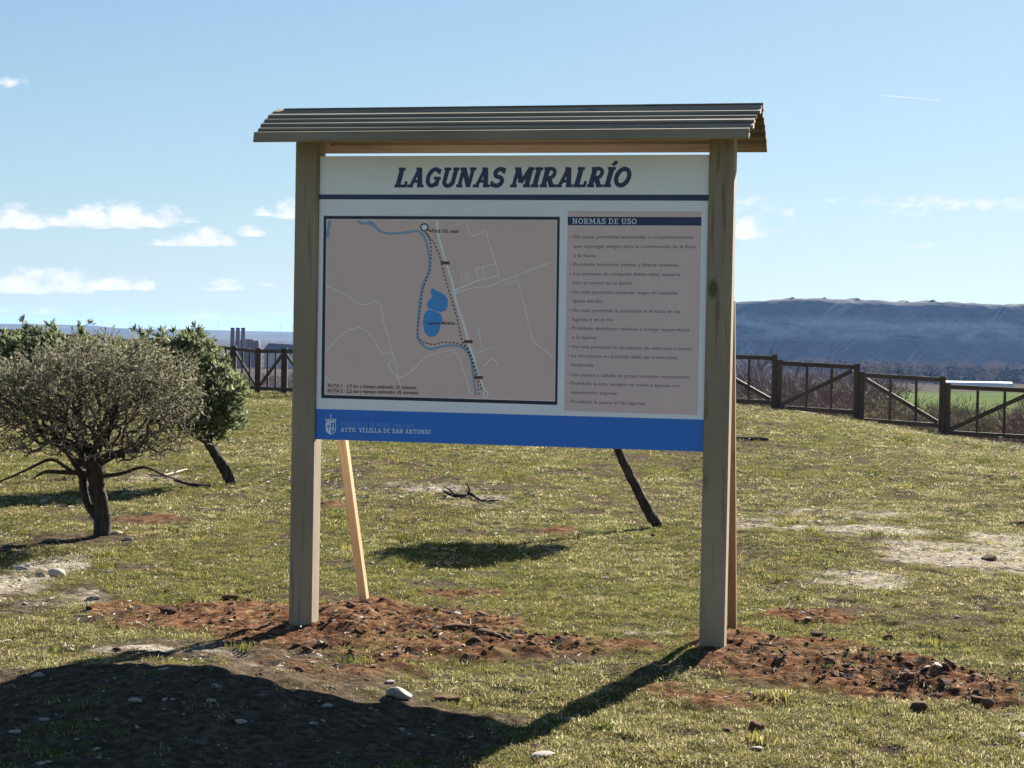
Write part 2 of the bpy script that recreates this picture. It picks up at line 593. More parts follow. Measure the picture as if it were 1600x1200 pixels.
M['panel_white'] = flat('panel_white', (.90, .90, .97))
M['navy'] = flat('print_navy', (.018, .026, .105))
M['dark_navy'] = flat('print_dark_navy', (.010, .012, .035))
M['blue'] = flat('print_blue', (.02, .18, .68))
M['map_bg'] = flat('print_map_ground', (.80, .575, .53), var=.05)
M['map_edge'] = flat('print_map_pale_edge', (.8, .76, .77))
M['rules_bg'] = flat('print_rules_ground', (.78, .58, .56), var=.05)
M['road'] = flat('print_road', (.95, .92, .93))
M['lane'] = flat('print_lane', (.97, .93, .93))
M['river'] = flat('print_river', (.24, .40, .58))
M['lagoon'] = flat('print_lagoon', (.06, .32, .75))
M['ink'] = flat('print_ink', (.055, .03, .04))
M['ink_soft'] = flat('print_rules_ink', (.25, .16, .19))
M['sepia'] = flat('print_brown', (.14, .05, .045))
M['pale_text'] = flat('print_pale', (.75, .83, .95))
M['light_blue_text'] = flat('print_light_blue', (.12, .30, .62))
M['mid_blue_text'] = flat('print_mid_blue', (.13, .36, .85))

# ------------------------------------------------------------------ ground sheet
ug = np.concatenate([-np.geomspace(4.5, .37, 34)[:-1], np.linspace(-.36, .36, 430), np.geomspace(.37, 4.5, 34)[1:]])
yg = np.concatenate([np.linspace(-60, 4.0, 24), np.geomspace(4.3, 6.0, 26), np.geomspace(6.0, 16, 420)[1:], np.geomspace(16, 60, 230)[1:], np.geomspace(60, 14000, 120)[1:]])
U, Yg = np.meshgrid(ug, yg)
Xg = U * np.maximum(Yg + 2.0, 12.0 * (Yg < 4) + 6.0)
Zg = H(Xg, Yg)
nr, nc = Xg.shape
idx = np.arange(nr * nc).reshape(nr, nc)
F = np.stack([idx[:-1, :-1], idx[:-1, 1:], idx[1:, 1:], idx[1:, :-1]], -1).reshape(-1, 4)
ground = mesh_obj('ground', np.stack([Xg, Yg, Zg], -1).reshape(-1, 3), F, M['ground'], smooth=True)
tag(ground, kind='structure')
xf, yf = Xg.ravel(), Yg.ravel()
dirt_v, _ = fields(xf, yf, DIRT, 11)
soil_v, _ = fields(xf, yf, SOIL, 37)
sand_v, _ = fields(xf, yf, SAND, 23)
dist_f = yf - fence_y(xf)
valley_v = sm((dist_f - .5) / 3)
crop_v = ((xf > 92) & (xf < 420) & (yf > 385) & (yf < 640) & (xf > 92 + (yf - 385) * .05)).astype(float)
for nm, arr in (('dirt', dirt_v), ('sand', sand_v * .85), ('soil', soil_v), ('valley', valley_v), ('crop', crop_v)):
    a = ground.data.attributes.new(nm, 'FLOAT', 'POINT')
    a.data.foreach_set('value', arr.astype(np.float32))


# ------------------------------------------------------------------ scatter by geometry nodes
def scatter(name, pts, rot, scl, idxs, protos, kind='stuff', label=None, cat=None):
    me = bpy.data.meshes.new(name)
    me.vertices.add(len(pts))
    me.vertices.foreach_set('co', np.asarray(pts, np.float32).ravel())
    for nm, ty, arr, key in (('rot', 'FLOAT_VECTOR', rot, 'vector'), ('scl', 'FLOAT_VECTOR', scl, 'vector'), ('pick', 'INT', idxs, 'value')):
        a = me.attributes.new(nm, ty, 'POINT')
        a.data.foreach_set(key, np.asarray(arr, np.int32 if ty == 'INT' else np.float32).ravel())
    o = bpy.data.objects.new(name, me)
    link(o)
    coll = bpy.data.collections.new(name + '_kinds')
    for p in protos:
        coll.objects.link(p)
    ng = bpy.data.node_groups.new(name + '_scatter', 'GeometryNodeTree')
    ng.interface.new_socket('Geometry', in_out='INPUT', socket_type='NodeSocketGeometry')
    ng.interface.new_socket('Geometry', in_out='OUTPUT', socket_type='NodeSocketGeometry')
    n, l = ng.nodes, ng.links
    gi, go = n.new('NodeGroupInput'), n.new('NodeGroupOutput')
    ci = n.new('GeometryNodeCollectionInfo')
    ci.inputs['Collection'].default_value = coll
    ci.inputs['Separate Children'].default_value = True
    ci.inputs['Reset Children'].default_value = True
    ip = n.new('GeometryNodeInstanceOnPoints')
    ip.inputs['Pick Instance'].default_value = True

    def na(nm, ty):
        q = n.new('GeometryNodeInputNamedAttribute')
        q.data_type = ty
        q.inputs['Name'].default_value = nm
        return q.outputs['Attribute']
    l.new(gi.outputs[0], ip.inputs['Points'])
    l.new(ci.outputs[0], ip.inputs['Instance'])
    l.new(na('pick', 'INT'), ip.inputs['Instance Index'])
    e2r = n.new('FunctionNodeEulerToRotation')
    l.new(na('rot', 'FLOAT_VECTOR'), e2r.inputs[0])
    l.new(e2r.outputs[0], ip.inputs['Rotation'])
    l.new(na('scl', 'FLOAT_VECTOR'), ip.inputs['Scale'])
    l.new(ip.outputs[0], go.inputs[0])
    md = o.modifiers.new('scatter', 'NODES')
    md.node_group = ng
    tag(o, label, cat, kind=kind)
    return o


# ------------------------------------------------------------------ turf
def tuft(i, nb, r, hmin, hmax, w, mix):
    V, Fc, mi = [], [], []
    for _ in range(nb):
        a = rng.random() * 6.283
        q = r * math.sqrt(rng.random())
        bx, by = q * math.cos(a), q * math.sin(a)
        h = rng.uniform(hmin, hmax)
        la = rng.random() * 6.283
        ln = rng.uniform(.004, .022)
        wa = rng.random() * 6.283
        wx, wy = math.cos(wa) * w / 2, math.sin(wa) * w / 2
        b = len(V)
        mx, my = bx + math.cos(la) * ln * .35, by + math.sin(la) * ln * .35
        V += [(bx - wx, by - wy, -.004), (bx + wx, by + wy, -.004), (mx + wx * .8, my + wy * .8, h * .65), (mx - wx * .8, my - wy * .8, h * .65),
              (bx + math.cos(la) * ln, by + math.sin(la) * ln, h)]
        Fc += [(b, b + 1, b + 2, b + 3), (b + 3, b + 2, b + 4)]
        k = rng.choice(3, p=mix)
        mi += [k, k]
    return mesh_obj('tuft_kind_%d' % i, V, Fc, [M['grass_a'], M['grass_b'], M['grass_c']], midx=mi, do_link=False)


protos = [tuft(i, 30, .055, .003, .013, .0032, m) for i, m in enumerate([(.8, .12, .08), (.6, .25, .15), (.35, .5, .15), (.7, .2, .1), (.2, .65, .15), (.45, .3, .25)])]


def turf_points(n, y0, y1, pw):
    y = y0 * (y1 / y0) ** (rng.random(n) ** pw)
    x = (rng.random(n) * 2 - 1) * (.31 * y + .5)
    keep = y < fence_y(x) + .8
    x, y = x[keep], y[keep]
    d, _ = fields(x, y, DIRT, 11)
    s, _ = fields(x, y, SAND, 23)
    patch = vnoise(x, y, 1.3, 30) * .25 + vnoise(x, y, .45, 31) * .35 + vnoise(x, y, .12, 32) * .4
    so, _ = fields(x, y, SOIL, 37)
    bare = np.clip(d * 1.15 + s * .8 + so * 1.0, 0, 1)
    keep = (rng.random(len(x)) > bare * .97) & (patch + rng.random(len(x)) * .5 > .56)
    return x[keep], y[keep]


xa, ya = turf_points(100000, 5.6, 46, .95)
za = H(xa, ya)
big = vnoise(xa, ya, 1.7, 41) * .6 + vnoise(xa, ya, .5, 42) * .4
pick = np.where(big + .12 * np.exp(-((xa + 1.2) / 2.0) ** 2 - ((ya - 11) / 2.5) ** 2) - .10 * (xa > .12 * ya) > .50, rng.choice([0, 3, 1], len(xa)), rng.choice([1, 2, 4, 5], len(xa)))
s0 = (rng.uniform(.6, 1.25, len(xa))) * (1 + np.clip((ya - 9) / 12, 0, 2.2))
hs = s0 / (1 + np.clip((ya - 9) / 12, 0, 2.2) * .45)
scatter('grass', np.stack([xa, ya, za], -1),
        np.stack([rng.normal(0, .12, len(xa)), rng.normal(0, .12, len(xa)), rng.random(len(xa)) * 6.283], -1),
        np.stack([s0, s0, hs], -1), pick, protos, label='short patchy winter grass covering the meadow around the sign', cat='grass')


wd = []
for i in range(4):
    wd.append(tuft(10 + i, 46, .07, .012, .05, .0065, (.9, .03, .07)))
n = 420
yw = 6.0 * (34 / 6.0) ** rng.random(n)
xw = (rng.random(n) * 2 - 1) * (.31 * yw + .3)
keep = (vnoise(xw, yw, 1.6, 91) > .56) & ((yw > 8.2) | (xw > .3))
xw, yw = xw[keep], yw[keep]
extra = [G(1065, 1183), G(1075, 1178), G(1048, 1188), G(150, 914), G(168, 914), G(1385, 930), G(730, 1108), G(820, 728), G(860, 732), G(520, 730), G(1590, 1165)]
xw = np.concatenate([xw, [p[0] for p in extra]]); yw = np.concatenate([yw, [p[1] for p in extra]])
sw = rng.uniform(.5, 1.3, len(xw)) * (1 + np.clip((yw - 9) / 20, 0, 1))
scatter('weeds', np.stack([xw, yw, H(xw, yw)], -1), np.stack([xw * 0, xw * 0, rng.random(len(xw)) * 6.283], -1), np.stack([sw, sw, sw * .8], -1), rng.integers(0, 4, len(xw)), wd,
        label='small darker green weed clumps dotted through the short grass', cat='weeds')

# ------------------------------------------------------------------ stones and clods
def rock_mesh(name, seed, flat_=.5, rough=.25, mat=None, sub=2, do_link=False):
    bm = bmesh.new()
    bmesh.ops.create_icosphere(bm, subdivisions=sub, radius=.5)
    r = np.random.default_rng(seed)
    k = r.normal(0, 1, (7, 3))
    k /= np.linalg.norm(k, axis=1)[:, None]
    amp = r.uniform(.6, 1.0, 7)
    for v in bm.verts:
        p = np.array(v.co) * 2
        cut = 1.0
        for j in range(7):
            dd = p @ k[j]
            if dd > amp[j] * .85:
                cut = min(cut, amp[j] * .85 / dd)
        p = p * cut * (1 + r.normal(0, rough * .2))
        v.co = (p[0] * .5, p[1] * .5 * r.uniform(.96, 1.04), p[2] * .5 * flat_)
    me = bpy.data.meshes.new(name)
    bm.to_mesh(me)
    bm.free()
    me.materials.append(mat or M['stone'])
    o = bpy.data.objects.new(name, me)
    if do_link: link(o)
    return o


peb = [rock_mesh('pebble_kind_%d' % i, 100 + i, .5, .2, sub=1) for i in range(5)]
n = 5200
yp = 5.8 * (30 / 5.8) ** (rng.random(n) ** 1.3)
xp = (rng.random(n) * 2 - 1) * (.31 * yp + .5)
d_, _ = fields(xp, yp, DIRT, 11)
s_, _ = fields(xp, yp, SAND, 23)
leftrock = np.exp(-((xp + 2.6) / 1.0) ** 2 - ((yp - 9.8) / 2.6) ** 2) * .8
so_, _ = fields(xp, yp, SOIL, 37)
keep = rng.random(n) < (.06 + so_ * .35 + s_ * .75 + d_ * .2 + leftrock)
xp, yp = xp[keep], yp[keep]
sz = np.clip(rng.lognormal(-4.3, .6, len(xp)), .005, .06)
zp = H(xp, yp) + sz * .1
scatter('pebbles', np.stack([xp, yp, zp], -1), np.stack([rng.normal(0, .2, len(xp)), rng.normal(0, .2, len(xp)), rng.random(len(xp)) * 6.28], -1),
        np.stack([sz * rng.uniform(.9, 1.7, len(xp)), sz, sz * rng.uniform(.4, 1.0, len(xp))], -1), rng.integers(0, 5, len(xp)), peb,
        label='small pale pebbles strewn over the meadow and the dug earth', cat='pebbles')
clo = [rock_mesh('clod_kind_%d' % i, 200 + i, .75, .5, M['clod'], sub=2) for i in range(5)]
n = 60000
yp = 6.6 * (14 / 6.6) ** rng.random(n)
xp = (rng.random(n) * 2 - 1) * (.31 * yp + .3)
d_, r_ = fields(xp, yp, DIRT, 11)
keep = rng.random(n) < d_ * r_ * .42
xp, yp, r_ = xp[keep], yp[keep], r_[keep]
sz = np.clip(rng.lognormal(-4.75, .8, len(xp)) * (.7 + .5 * r_), .005, .060)
zp = H(xp, yp) + sz * .15
scatter('soil_clods', np.stack([xp, yp, zp], -1), np.stack([rng.normal(0, .3, len(xp)), rng.normal(0, .3, len(xp)), rng.random(len(xp)) * 6.28], -1), np.stack([sz * 1.3, sz, sz * .75], -1), rng.integers(0, 5, len(xp)), clo,
        label='crumbled red earth clods round the newly set posts', cat='earth')
# dry chips, straw and twig litter
lit = []
for i in range(4):
    V, Fc = [], []
    for _ in range(5):
        a, L = rng.random() * 6.28, rng.uniform(.012, .04)
        cx, cy = rng.normal(0, .03, 2)
        dx, dy = math.cos(a) * L / 2, math.sin(a) * L / 2
        b = len(V)
        w_ = .0016
        V += [(cx - dx, cy - dy, .002), (cx + dx, cy + dy, rng.uniform(.002, .014)), (cx + dx - dy * .1, cy + dy + dx * .1, .008), (cx - dx, cy - dy + w_ * 2, .006)]
        Fc.append((b, b + 1, b + 2, b + 3))
    lit.append(mesh_obj('litter_kind_%d' % i, V, Fc, M['dead'], do_link=False))
n = 14000
yp = 6.0 * (36 / 6.0) ** rng.random(n)
xp = (rng.random(n) * 2 - 1) * (.31 * yp + .3)
chips = np.exp(-((xp + .85) / .8) ** 2 - ((yp - 17) / 1.6) ** 2) + np.exp(-((xp + 2.9) / .8) ** 2 - ((yp - 18.5) / 1.2) ** 2)
keep = rng.random(n) < (.24 + chips) * (yp > 7.6)
xp, yp = xp[keep], yp[keep]
sc_ = rng.uniform(.6, 1.5, len(xp)) * (1 + np.clip((yp - 9) / 14, 0, 1.5))
scatter('dry_litter', np.stack([xp, yp, H(xp, yp) + .012], -1), np.stack([rng.normal(0, .2, len(xp)), rng.normal(0, .2, len(xp)), rng.random(len(xp)) * 6.28], -1),
        np.stack([sc_, sc_, sc_], -1), rng.integers(0, 4, len(xp)), lit, label='pale dry twigs and straw lying on the grass', cat='litter')

# single stones one can point at
STONES = [
    (622, 1096, 46, .5, 0, 'pale smooth cobble with a flat top, lone in front at the edge of the shadow'),
    (845, 1186, 42, .3, 0, 'flat pale stone at the bottom edge of the photo, right of the shadow'),
    (690, 1096, 28, .6, 1, 'brown stone just right of the flat-topped cobble'),
    (712, 1098, 30, .6, 1, 'rough brown stone at the right end of the row in front'),
    (1182, 1142, 28, .9, 1, 'dark upright stone below the right post'),
    (1138, 1140, 24, .6, 1, 'low dark stone left of the dark upright stone'),
    (1182, 1172, 24, .5, 0, 'grey stone in the right foreground with dry twigs beside it'),
    (1389, 997, 18, .85, 1, 'round dark stone on the grass above the clod heap'),
    (1437, 1110, 28, .7, 1, 'dark stone at the lower rim of the clod heap'),
    (1540, 1104, 26, .7, 1, 'brown stone near the right end of the clod heap rim'),
    (712, 986, 42, .5, 1, 'largest brown clod-like stone on the red earth between the posts'),
    (762, 991, 20, .8, 1, 'round brown stone right of the largest one between the posts'),
    (792, 990, 17, .7, 1, 'small round brown stone on the red earth, third of the row'),
    (787, 1003, 24, .55, 1, 'oval brown stone in front of the row of stones between the posts'),
    (849, 998, 13, .8, 1, 'small dark stone at the right end of the row between the posts'),
    (757, 1003, 30, .5, 1, 'lumpy brown stone below the largest one between the posts'),
    (88, 901, 26, .8, 0, 'pale angular stone on the left grass, right one of a pair'),
    (64, 904, 18, .9, 0, 'pale grey stone on the left grass, left one of a pair'),
    (36, 890, 24, .45, 0, 'flat pale slab tilted on the grass left of the pair of stones'),
    (145, 938, 22, .6, 0, 'grey stone by the left edge of the red earth'),
    (360, 938, 28, .45, 1, 'brown flat stone at the top of the red earth left of the left post'),
    (262, 966, 26, .7, 1, 'brown clod-like stone in the red earth left of the left post'),
    (138, 956, 12, .8, 1, 'small reddish stone between the grey stone and the red earth'),
    (201, 844, 14, .6, 0, 'white stone right beside the foot of the grey shrub'),
    (184, 836, 22, .5, 0, 'pale flat stone at the foot of the grey shrub'),
    (68, 786, 15, .6, 0, 'white round stone in the shade behind the grey shrub, left one'),
    (47, 780, 13, .6, 0, 'greyish stone in the shade behind the grey shrub, leftmost'),
    (212, 1100, 22, .4, 0, 'pale flat stone lying in the big shadow, left of the middle'),
    (330, 1093, 18, .4, 0, 'flat grey stone in the big shadow near its upper edge'),
    (376, 1130, 22, .4, 0, 'pale stone in the middle of the big shadow'),
    (512, 1104, 20, .4, 0, 'pale flat stone in the right half of the big shadow'),
    (25, 1146, 24, .4, 0, 'pale flat stone in the big shadow at the left edge of the photo'),
    (60, 1058, 26, .5, 0, 'pale stone on the left mound where the shadow begins'),
    (105, 1013, 30, .35, 0, 'long flat grey stone on the left mound in the sun'),
    (182, 1018, 18, .7, 1, 'small dark stone on the left mound beside the thin shadow'),
    (1547, 875, 30, .4, 1, 'brown slab on the bright sand at the right edge'),
    (1590, 822, 26, .4, 1, 'dark slab above the bright sand at the right edge'),
    (1020, 836, 9, .8, 1, 'small dark stone right below the foot of the leaning trunk'),
]
for i, (px, py, w, fl, dark, lab) in enumerate(STONES):
    x, y = G(px, py)
    s = w / CAM_F * y
    o = rock_mesh('stone', 300 + i, 1.0, .12, M['clod'] if dark else M['stone'], sub=3, do_link=True)
    for p in o.data.polygons: p.use_smooth = True
    o.scale = (s * 1.08, s * random.uniform(.7, .95), s * fl * .95)
    o.location = (x, y, hz(x, y) + s * fl * .22)
    o.rotation_euler = (random.uniform(-.12, .12), random.uniform(-.12, .12), random.uniform(-.5, .5))
    tag(o, lab, 'stone', 'stones lying on the ground')

# ------------------------------------------------------------------ THE SIGN
TH = .2212
SX, SY = -.0313, 9.0125
sign = empty('information_sign', (SX, SY, 0), -TH)
tag(sign, 'large wooden information board with a map, under a small plank roof on two square posts', 'information board')
PB = .124
for s in (-1, 1):
    x = s * (1 + PB / 2 + .002)
    p = beam('post', (x, PB / 2 - .022, -.3), (x, PB / 2 - .022, 2.56), PB, PB, M['post'], sign, bev=.007)
ZB, ZT = .9956, 2.4512

# panel
M['panel_back'] = flat('panel_grey_back', (.33, .33, .34))
pan = mesh_obj('panel', box_verts(-1, 1, 0, .018, ZB, ZT), BOXF, [M['panel_white'], M['panel_back']], sign, midx=[0, 0, 0, 0, 1, 0])

# rectangle print: board coordinates (a, z) from measured corner positions
src = [(501, 244), (1108.5, 241.4), (1098.4, 704.4), (494.5, 687.5)]
dst = [(-1, ZT), (1, ZT), (1, ZB), (-1, ZB)]
A, bb = [], []
for (x, y), (u, w) in zip(src, dst):
    A.append([x, y, 1, 0, 0, 0, -u * x, -u * y]); bb.append(u)
    A.append([0, 0, 0, x, y, 1, -w * x, -w * y]); bb.append(w)
hm = np.append(np.linalg.solve(np.array(A), np.array(bb)), 1).reshape(3, 3)


def B(px, py):
    q = hm @ np.array([px, py, 1.0])
    return np.array([q[0] / q[2], q[1] / q[2]])


layer = [0.0]


class Print:
    """flat ink on the board: every piece a hair proud of the last"""
    def __init__(s, y0):
        s.V, s.F, s.y, s.m = [], [], y0, []

    def poly(s, pts, mi=0, step=True):
        b = len(s.V)
        s.V += [(p[0], -s.y, p[1]) for p in pts]
        s.F.append(tuple(range(b, b + len(pts))))
        s.m.append(mi)
        if step: s.y += 4e-6

    def ribbon(s, pts, w, closed=False, mi=0, cap=0.0):
        P = [np.array(p, float) for p in pts]
        n = len(P)
        if n < 2: return
        if cap and not closed:
            d0 = P[0] - P[1]; P[0] = P[0] + d0 / (np.linalg.norm(d0) + 1e-9) * cap
            d1 = P[-1] - P[-2]; P[-1] = P[-1] + d1 / (np.linalg.norm(d1) + 1e-9) * cap
        L, R = [], []
        for i in range(n):
            if closed:
                a, c = P[(i - 1) % n], P[(i + 1) % n]
            else:
                a, c = P[max(i - 1, 0)], P[min(i + 1, n - 1)]
            d1 = P[i] - a; d2 = c - P[i]
            l1, l2 = np.linalg.norm(d1), np.linalg.norm(d2)
            d1 = d1 / l1 if l1 > 1e-9 else d2 / l2
            d2 = d2 / l2 if l2 > 1e-9 else d1
            t_ = d1 + d2
            t_ = t_ / (np.linalg.norm(t_) + 1e-9)
            nn = np.array([-t_[1], t_[0]])
            k = min(1.6, 1 / max(.4, abs(nn @ np.array([-d1[1], d1[0]]))))
            ww = (w[i] if isinstance(w, (list, tuple)) else w) / 2 * k
            L.append(P[i] + nn * ww); R.append(P[i] - nn * ww)
        b = len(s.V)
        for l_, r_ in zip(L, R):
            s.V += [(l_[0], -s.y, l_[1]), (r_[0], -s.y, r_[1])]
        for i in range(n if closed else n - 1):
            j = (i + 1) % n
            s.F.append((b + 2 * i, b + 2 * i + 1, b + 2 * j + 1, b + 2 * j))
            s.m.append(mi)
        s.y += 4e-6

    def rect(s, x0, x1, z0, z1, mi=0):
        s.poly([(x0, z0), (x1, z0), (x1, z1), (x0, z1)], mi)

    def build(s, name, mats, parent):
        o = mesh_obj(name, s.V, s.F, mats, parent, midx=s.m)
        bm = bmesh.new(); bm.from_mesh(o.data)
        for f in bm.faces:
            f.normal_update()
            if f.normal.y > 0: f.normal_flip()
        bm.to_mesh(o.data); bm.free()
        return o


def quad_px(pr, pts, mi=0):
    pr.poly([B(*p) for p in pts], mi)


# slab serif capitals, drawn with strokes; cap height 1
def arc(cx, cy, rx, ry, a0, a1, n=12):
    return [(cx + rx * math.cos(math.radians(a0 + (a1 - a0) * i / n)), cy + ry * math.sin(math.radians(a0 + (a1 - a0) * i / n))) for i in range(n + 1)]


def ser(x, y, w=.34, h=.12):
    yy = h / 2 if y == 0 else 1 - h / 2
    return ([(x - w / 2, yy), (x + w / 2, yy)], h)


S_, T_ = .19, .13
GL = {
    'L': (.66, [([(.2, 0), (.2, 1)], S_), ([(.03, .06), (.62, .06)], .12), ([(.57, 0), (.57, .3)], .11), ser(.2, 1)]),
    'A': (.80, [([(.17, 0), (.40, 1)], T_), ([(.40, 1), (.64, 0)], S_), ([(.22, .30), (.6, .30)], .12), ser(.15, 0, .30), ser(.65, 0, .32), ([(.24, .94), (.44, .94)], .12)]),
    'G': (.78, [(arc(.40, .5, .27, .43, 42, 320, 16), .16), ([(.62, .05), (.62, .48)], .16), ([(.42, .46), (.76, .46)], .12), ([(.62, .68), (.62, .95)], .11)]),
    'U': (.80, [([(.2, 1), (.2, .32)] + arc(.41, .30, .21, .235, 180, 360, 8)[1:] + [(.62, .32), (.62, 1)], .165), ser(.2, 1), ser(.62, 1, .30)]),
    'N': (.84, [([(.18, 0), (.18, 1)], .14), ([(.18, 1), (.64, 0)], S_), ([(.64, 0), (.64, 1)], .14), ser(.18, 0, .30), ser(.64, 1, .32), ([(.02, .94), (.24, .94)], .12)]),
    'S': (.66, [(arc(.34, .725, .21, .205, 35, 270, 10) + arc(.33, .29, .225, .225, 90, -145, 10)[1:], .165), ([(.53, .70), (.53, .98)], .11), ([(.09, .02), (.09, .30)], .11)]),
    'M': (.98, [([(.17, 0), (.17, 1)], .14), ([(.19, 1), (.48, .22)], S_), ([(.48, .22), (.77, 1)], .14), ([(.79, 0), (.79, 1)], S_), ser(.17, 0, .32), ser(.79, 0, .34), ([(.02, .94), (.22, .94)], .12), ([(.74, .94), (.95, .94)], .12)]),
    'I': (.42, [([(.2, 0), (.2, 1)], S_), ser(.2, 0, .38), ser(.2, 1, .38)]),
    'R': (.78, [([(.2, 0), (.2, 1)], S_), ([(.2, .935), (.38, .935)] + arc(.38, .70, .20, .235, 90, -90, 9)[1:] + [(.2, .465)], .14), ([(.38, .45), (.60, .0)], S_), ser(.2, 0, .34), ser(.64, 0, .26), ([(.03, .94), (.3, .94)], .12)]),
    'O': (.80, [('c', arc(.40, .5, .29, .42, 0, 360, 24)[:-1], .165)]),
    'D': (.80, [([(.2, 0), (.2, 1)], S_), ([(.05, .93), (.36, .93)] + arc(.36, .5, .29, .43, 90, -90, 12)[1:] + [(.05, .07)], .145)]),
    'E': (.68, [([(.2, 0), (.2, 1)], S_), ([(.03, .06), (.6, .06)], .12), ([(.03, .94), (.58, .94)], .12), ([(.2, .52), (.48, .52)], .11), ([(.56, 0), (.56, .27)], .1), ([(.54, .74), (.54, 1)], .1)]),
    'T': (.72, [([(.36, 0), (.36, 1)], S_), ([(.04, .94), (.68, .94)], .12), ([(.09, .7), (.09, 1)], .1), ([(.63, .7), (.63, 1)], .1), ser(.36, 0, .36)]),
    'V': (.80, [([(.16, 1), (.40, 0)], S_), ([(.40, 0), (.64, 1)], T_), ser(.16, 1, .32), ser(.64, 1, .30)]),
    'Y': (.78, [([(.14, 1), (.38, .45)], S_), ([(.38, .45), (.62, 1)], T_), ([(.38, .48), (.38, 0)], S_), ser(.14, 1, .3), ser(.62, 1, .3), ser(.38, 0, .34)]),
    'C': (.72, [(arc(.40, .5, .27, .43, 45, 315, 16), .16), ([(.62, .66), (.62, .95)], .11)]),
    'J': (.6, [([(.36, 1), (.36, .28)] + arc(.22, .26, .14, .19, 0, -150, 7), .17), ser(.36, 1)]),
    '.': (.30, [([(.12, 0), (.12, .16)], .16)]),
    ' ': (.34, []),
    'B': (.76, [([(.2, 0), (.2, 1)], S_), ([(.05, .94), (.38, .94)] + arc(.38, .73, .18, .21, 90, -90, 7)[1:] + [(.2, .52)], .13), ([(.2, .50), (.40, .50)] + arc(.40, .28, .21, .22, 90, -90, 7)[1:] + [(.05, .06)], .13)]),
}
GL['Í'] = (GL['I'][0], GL['I'][1] + [([(.2, 1.1), (.36, 1.3)], .13)])


def slab_text(pr, txt, pl, pr_, cap_px, slant=0.0, mi=0, weight=1.0):
    P0, P1 = B(*pl), B(*pr_)
    cap = B(pl[0], pl[1] - cap_px)[1] - P0[1]
    adv = sum(GL[c][0] for c in txt)
    ex = (P1 - P0)
    W = np.linalg.norm(ex)
    ex = ex / W
    kx = W / adv
    x = 0
    for c in txt:
        w, strokes = GL[c]
        for st in strokes:
            closed = st[0] == 'c' if isinstance(st[0], str) else False
            pts, wd = (st[1], st[2]) if closed else (st[0], st[1])
            q = []
            for (a, b) in pts:
                X = (x + a) * kx + b * cap * slant
                q.append(P0 + ex * X + np.array([0, b * cap]))
            hor = abs(pts[0][1] - pts[-1][1]) < 1e-6 and len(pts) == 2
            pr.ribbon(q, wd * (cap if hor else (kx * .5 + cap * .5)) * weight, closed, mi)
        x += w


bfont_cache = []


def small_text(pr, txt, x0, x1, py, py_r, size_px, mi=0, bold=.0):
    """a line of small print fitted between two measured ends"""
    cu = bpy.data.curves.new('line', 'FONT')
    cu.body = txt
    cu.size = 1.0
    cu.resolution_u = 2
    cu.offset = bold
    o = bpy.data.objects.new('line', cu)
    COL.objects.link(o)
    dg = bpy.context.evaluated_depsgraph_get()
    me = bpy.data.meshes.new_from_object(o.evaluated_get(dg))
    vs_ = np.array([v.co[:2] for v in me.vertices])
    polys = [tuple(p.vertices) for p in me.polygons]
    bpy.data.objects.remove(o)
    bpy.data.curves.remove(cu)
    if len(vs_) == 0: return
    xa_, xb_ = vs_[:, 0].min(), vs_[:, 0].max()
    P0, P1 = B(x0, py), B(x1, py_r)
    hgt = B(x0, py - size_px)[1] - P0[1]
    b = len(pr.V)
    for (vx, vy) in vs_:
        f = (vx - xa_) / (xb_ - xa_)
        q = P0 + (P1 - P0) * f
        pr.V.append((q[0], -pr.y, q[1] + vy * hgt / .7))
    for p in polys:
        pr.F.append(tuple(b + k for k in p))
        pr.m.append(mi)
    pr.y += 4e-6
    bpy.data.meshes.remove(me)


# header
p_ = Print(.0006)
slab_text(p_, 'LAGUNAS MIRALRÍO', (616, 292.5), (983, 292), 30, .26, weight=1.3)
p_.build('title_lettering', M['navy'], pan)
p_ = Print(.0006)
quad_px(p_, [(498.6, 304), (1107.2, 304), (1107, 313.5), (498.5, 311.5)])
p_.build('header_stripe', M['navy'], pan)
# blue foot band
p_ = Print(.0006)
quad_px(p_, [(495.2, 640), (1099.7, 654.5), (1098.4, 704.4), (494.5, 687.5)])
p_.build('blue_band', M['blue'], pan)
# map
p_ = Print(.0006)
quad_px(p_, [(506.8, 337.5), (876, 338.5), (872, 632.5), (503, 623)], 0)
quad_px(p_, [(511, 342.5), (872, 343.5), (868.5, 627), (508, 618)], 2)
quad_px(p_, [(512, 343.7), (871, 344.7), (867.3, 625.6), (509.3, 616.8)], 1)
p_.build('map_frame', [M['dark_navy'], M['map_bg'], M['map_edge']], pan)

WPX = 2.0 / 607


def px_line(pr, pts, w, mi=0, smooth=True, closed=False):
    q = [B(*p) for p in pts]
    if smooth and len(q) > 2:
        r_ = []
        n_ = len(q)
        for i in range(n_ - 1):
            p0, p1, p2, p3 = q[max(i - 1, 0)], q[i], q[i + 1], q[min(i + 2, n_ - 1)]
            for k in range(4):
                s = k / 4
                r_.append(.5 * ((2 * p1) + (p2 - p0) * s + (2 * p0 - 5 * p1 + 4 * p2 - p3) * s * s + (3 * p1 - p0 - 3 * p2 + p3) * s ** 3))
        r_.append(q[-1])
        q = r_
    pr.ribbon(q, w * WPX, closed, mi)


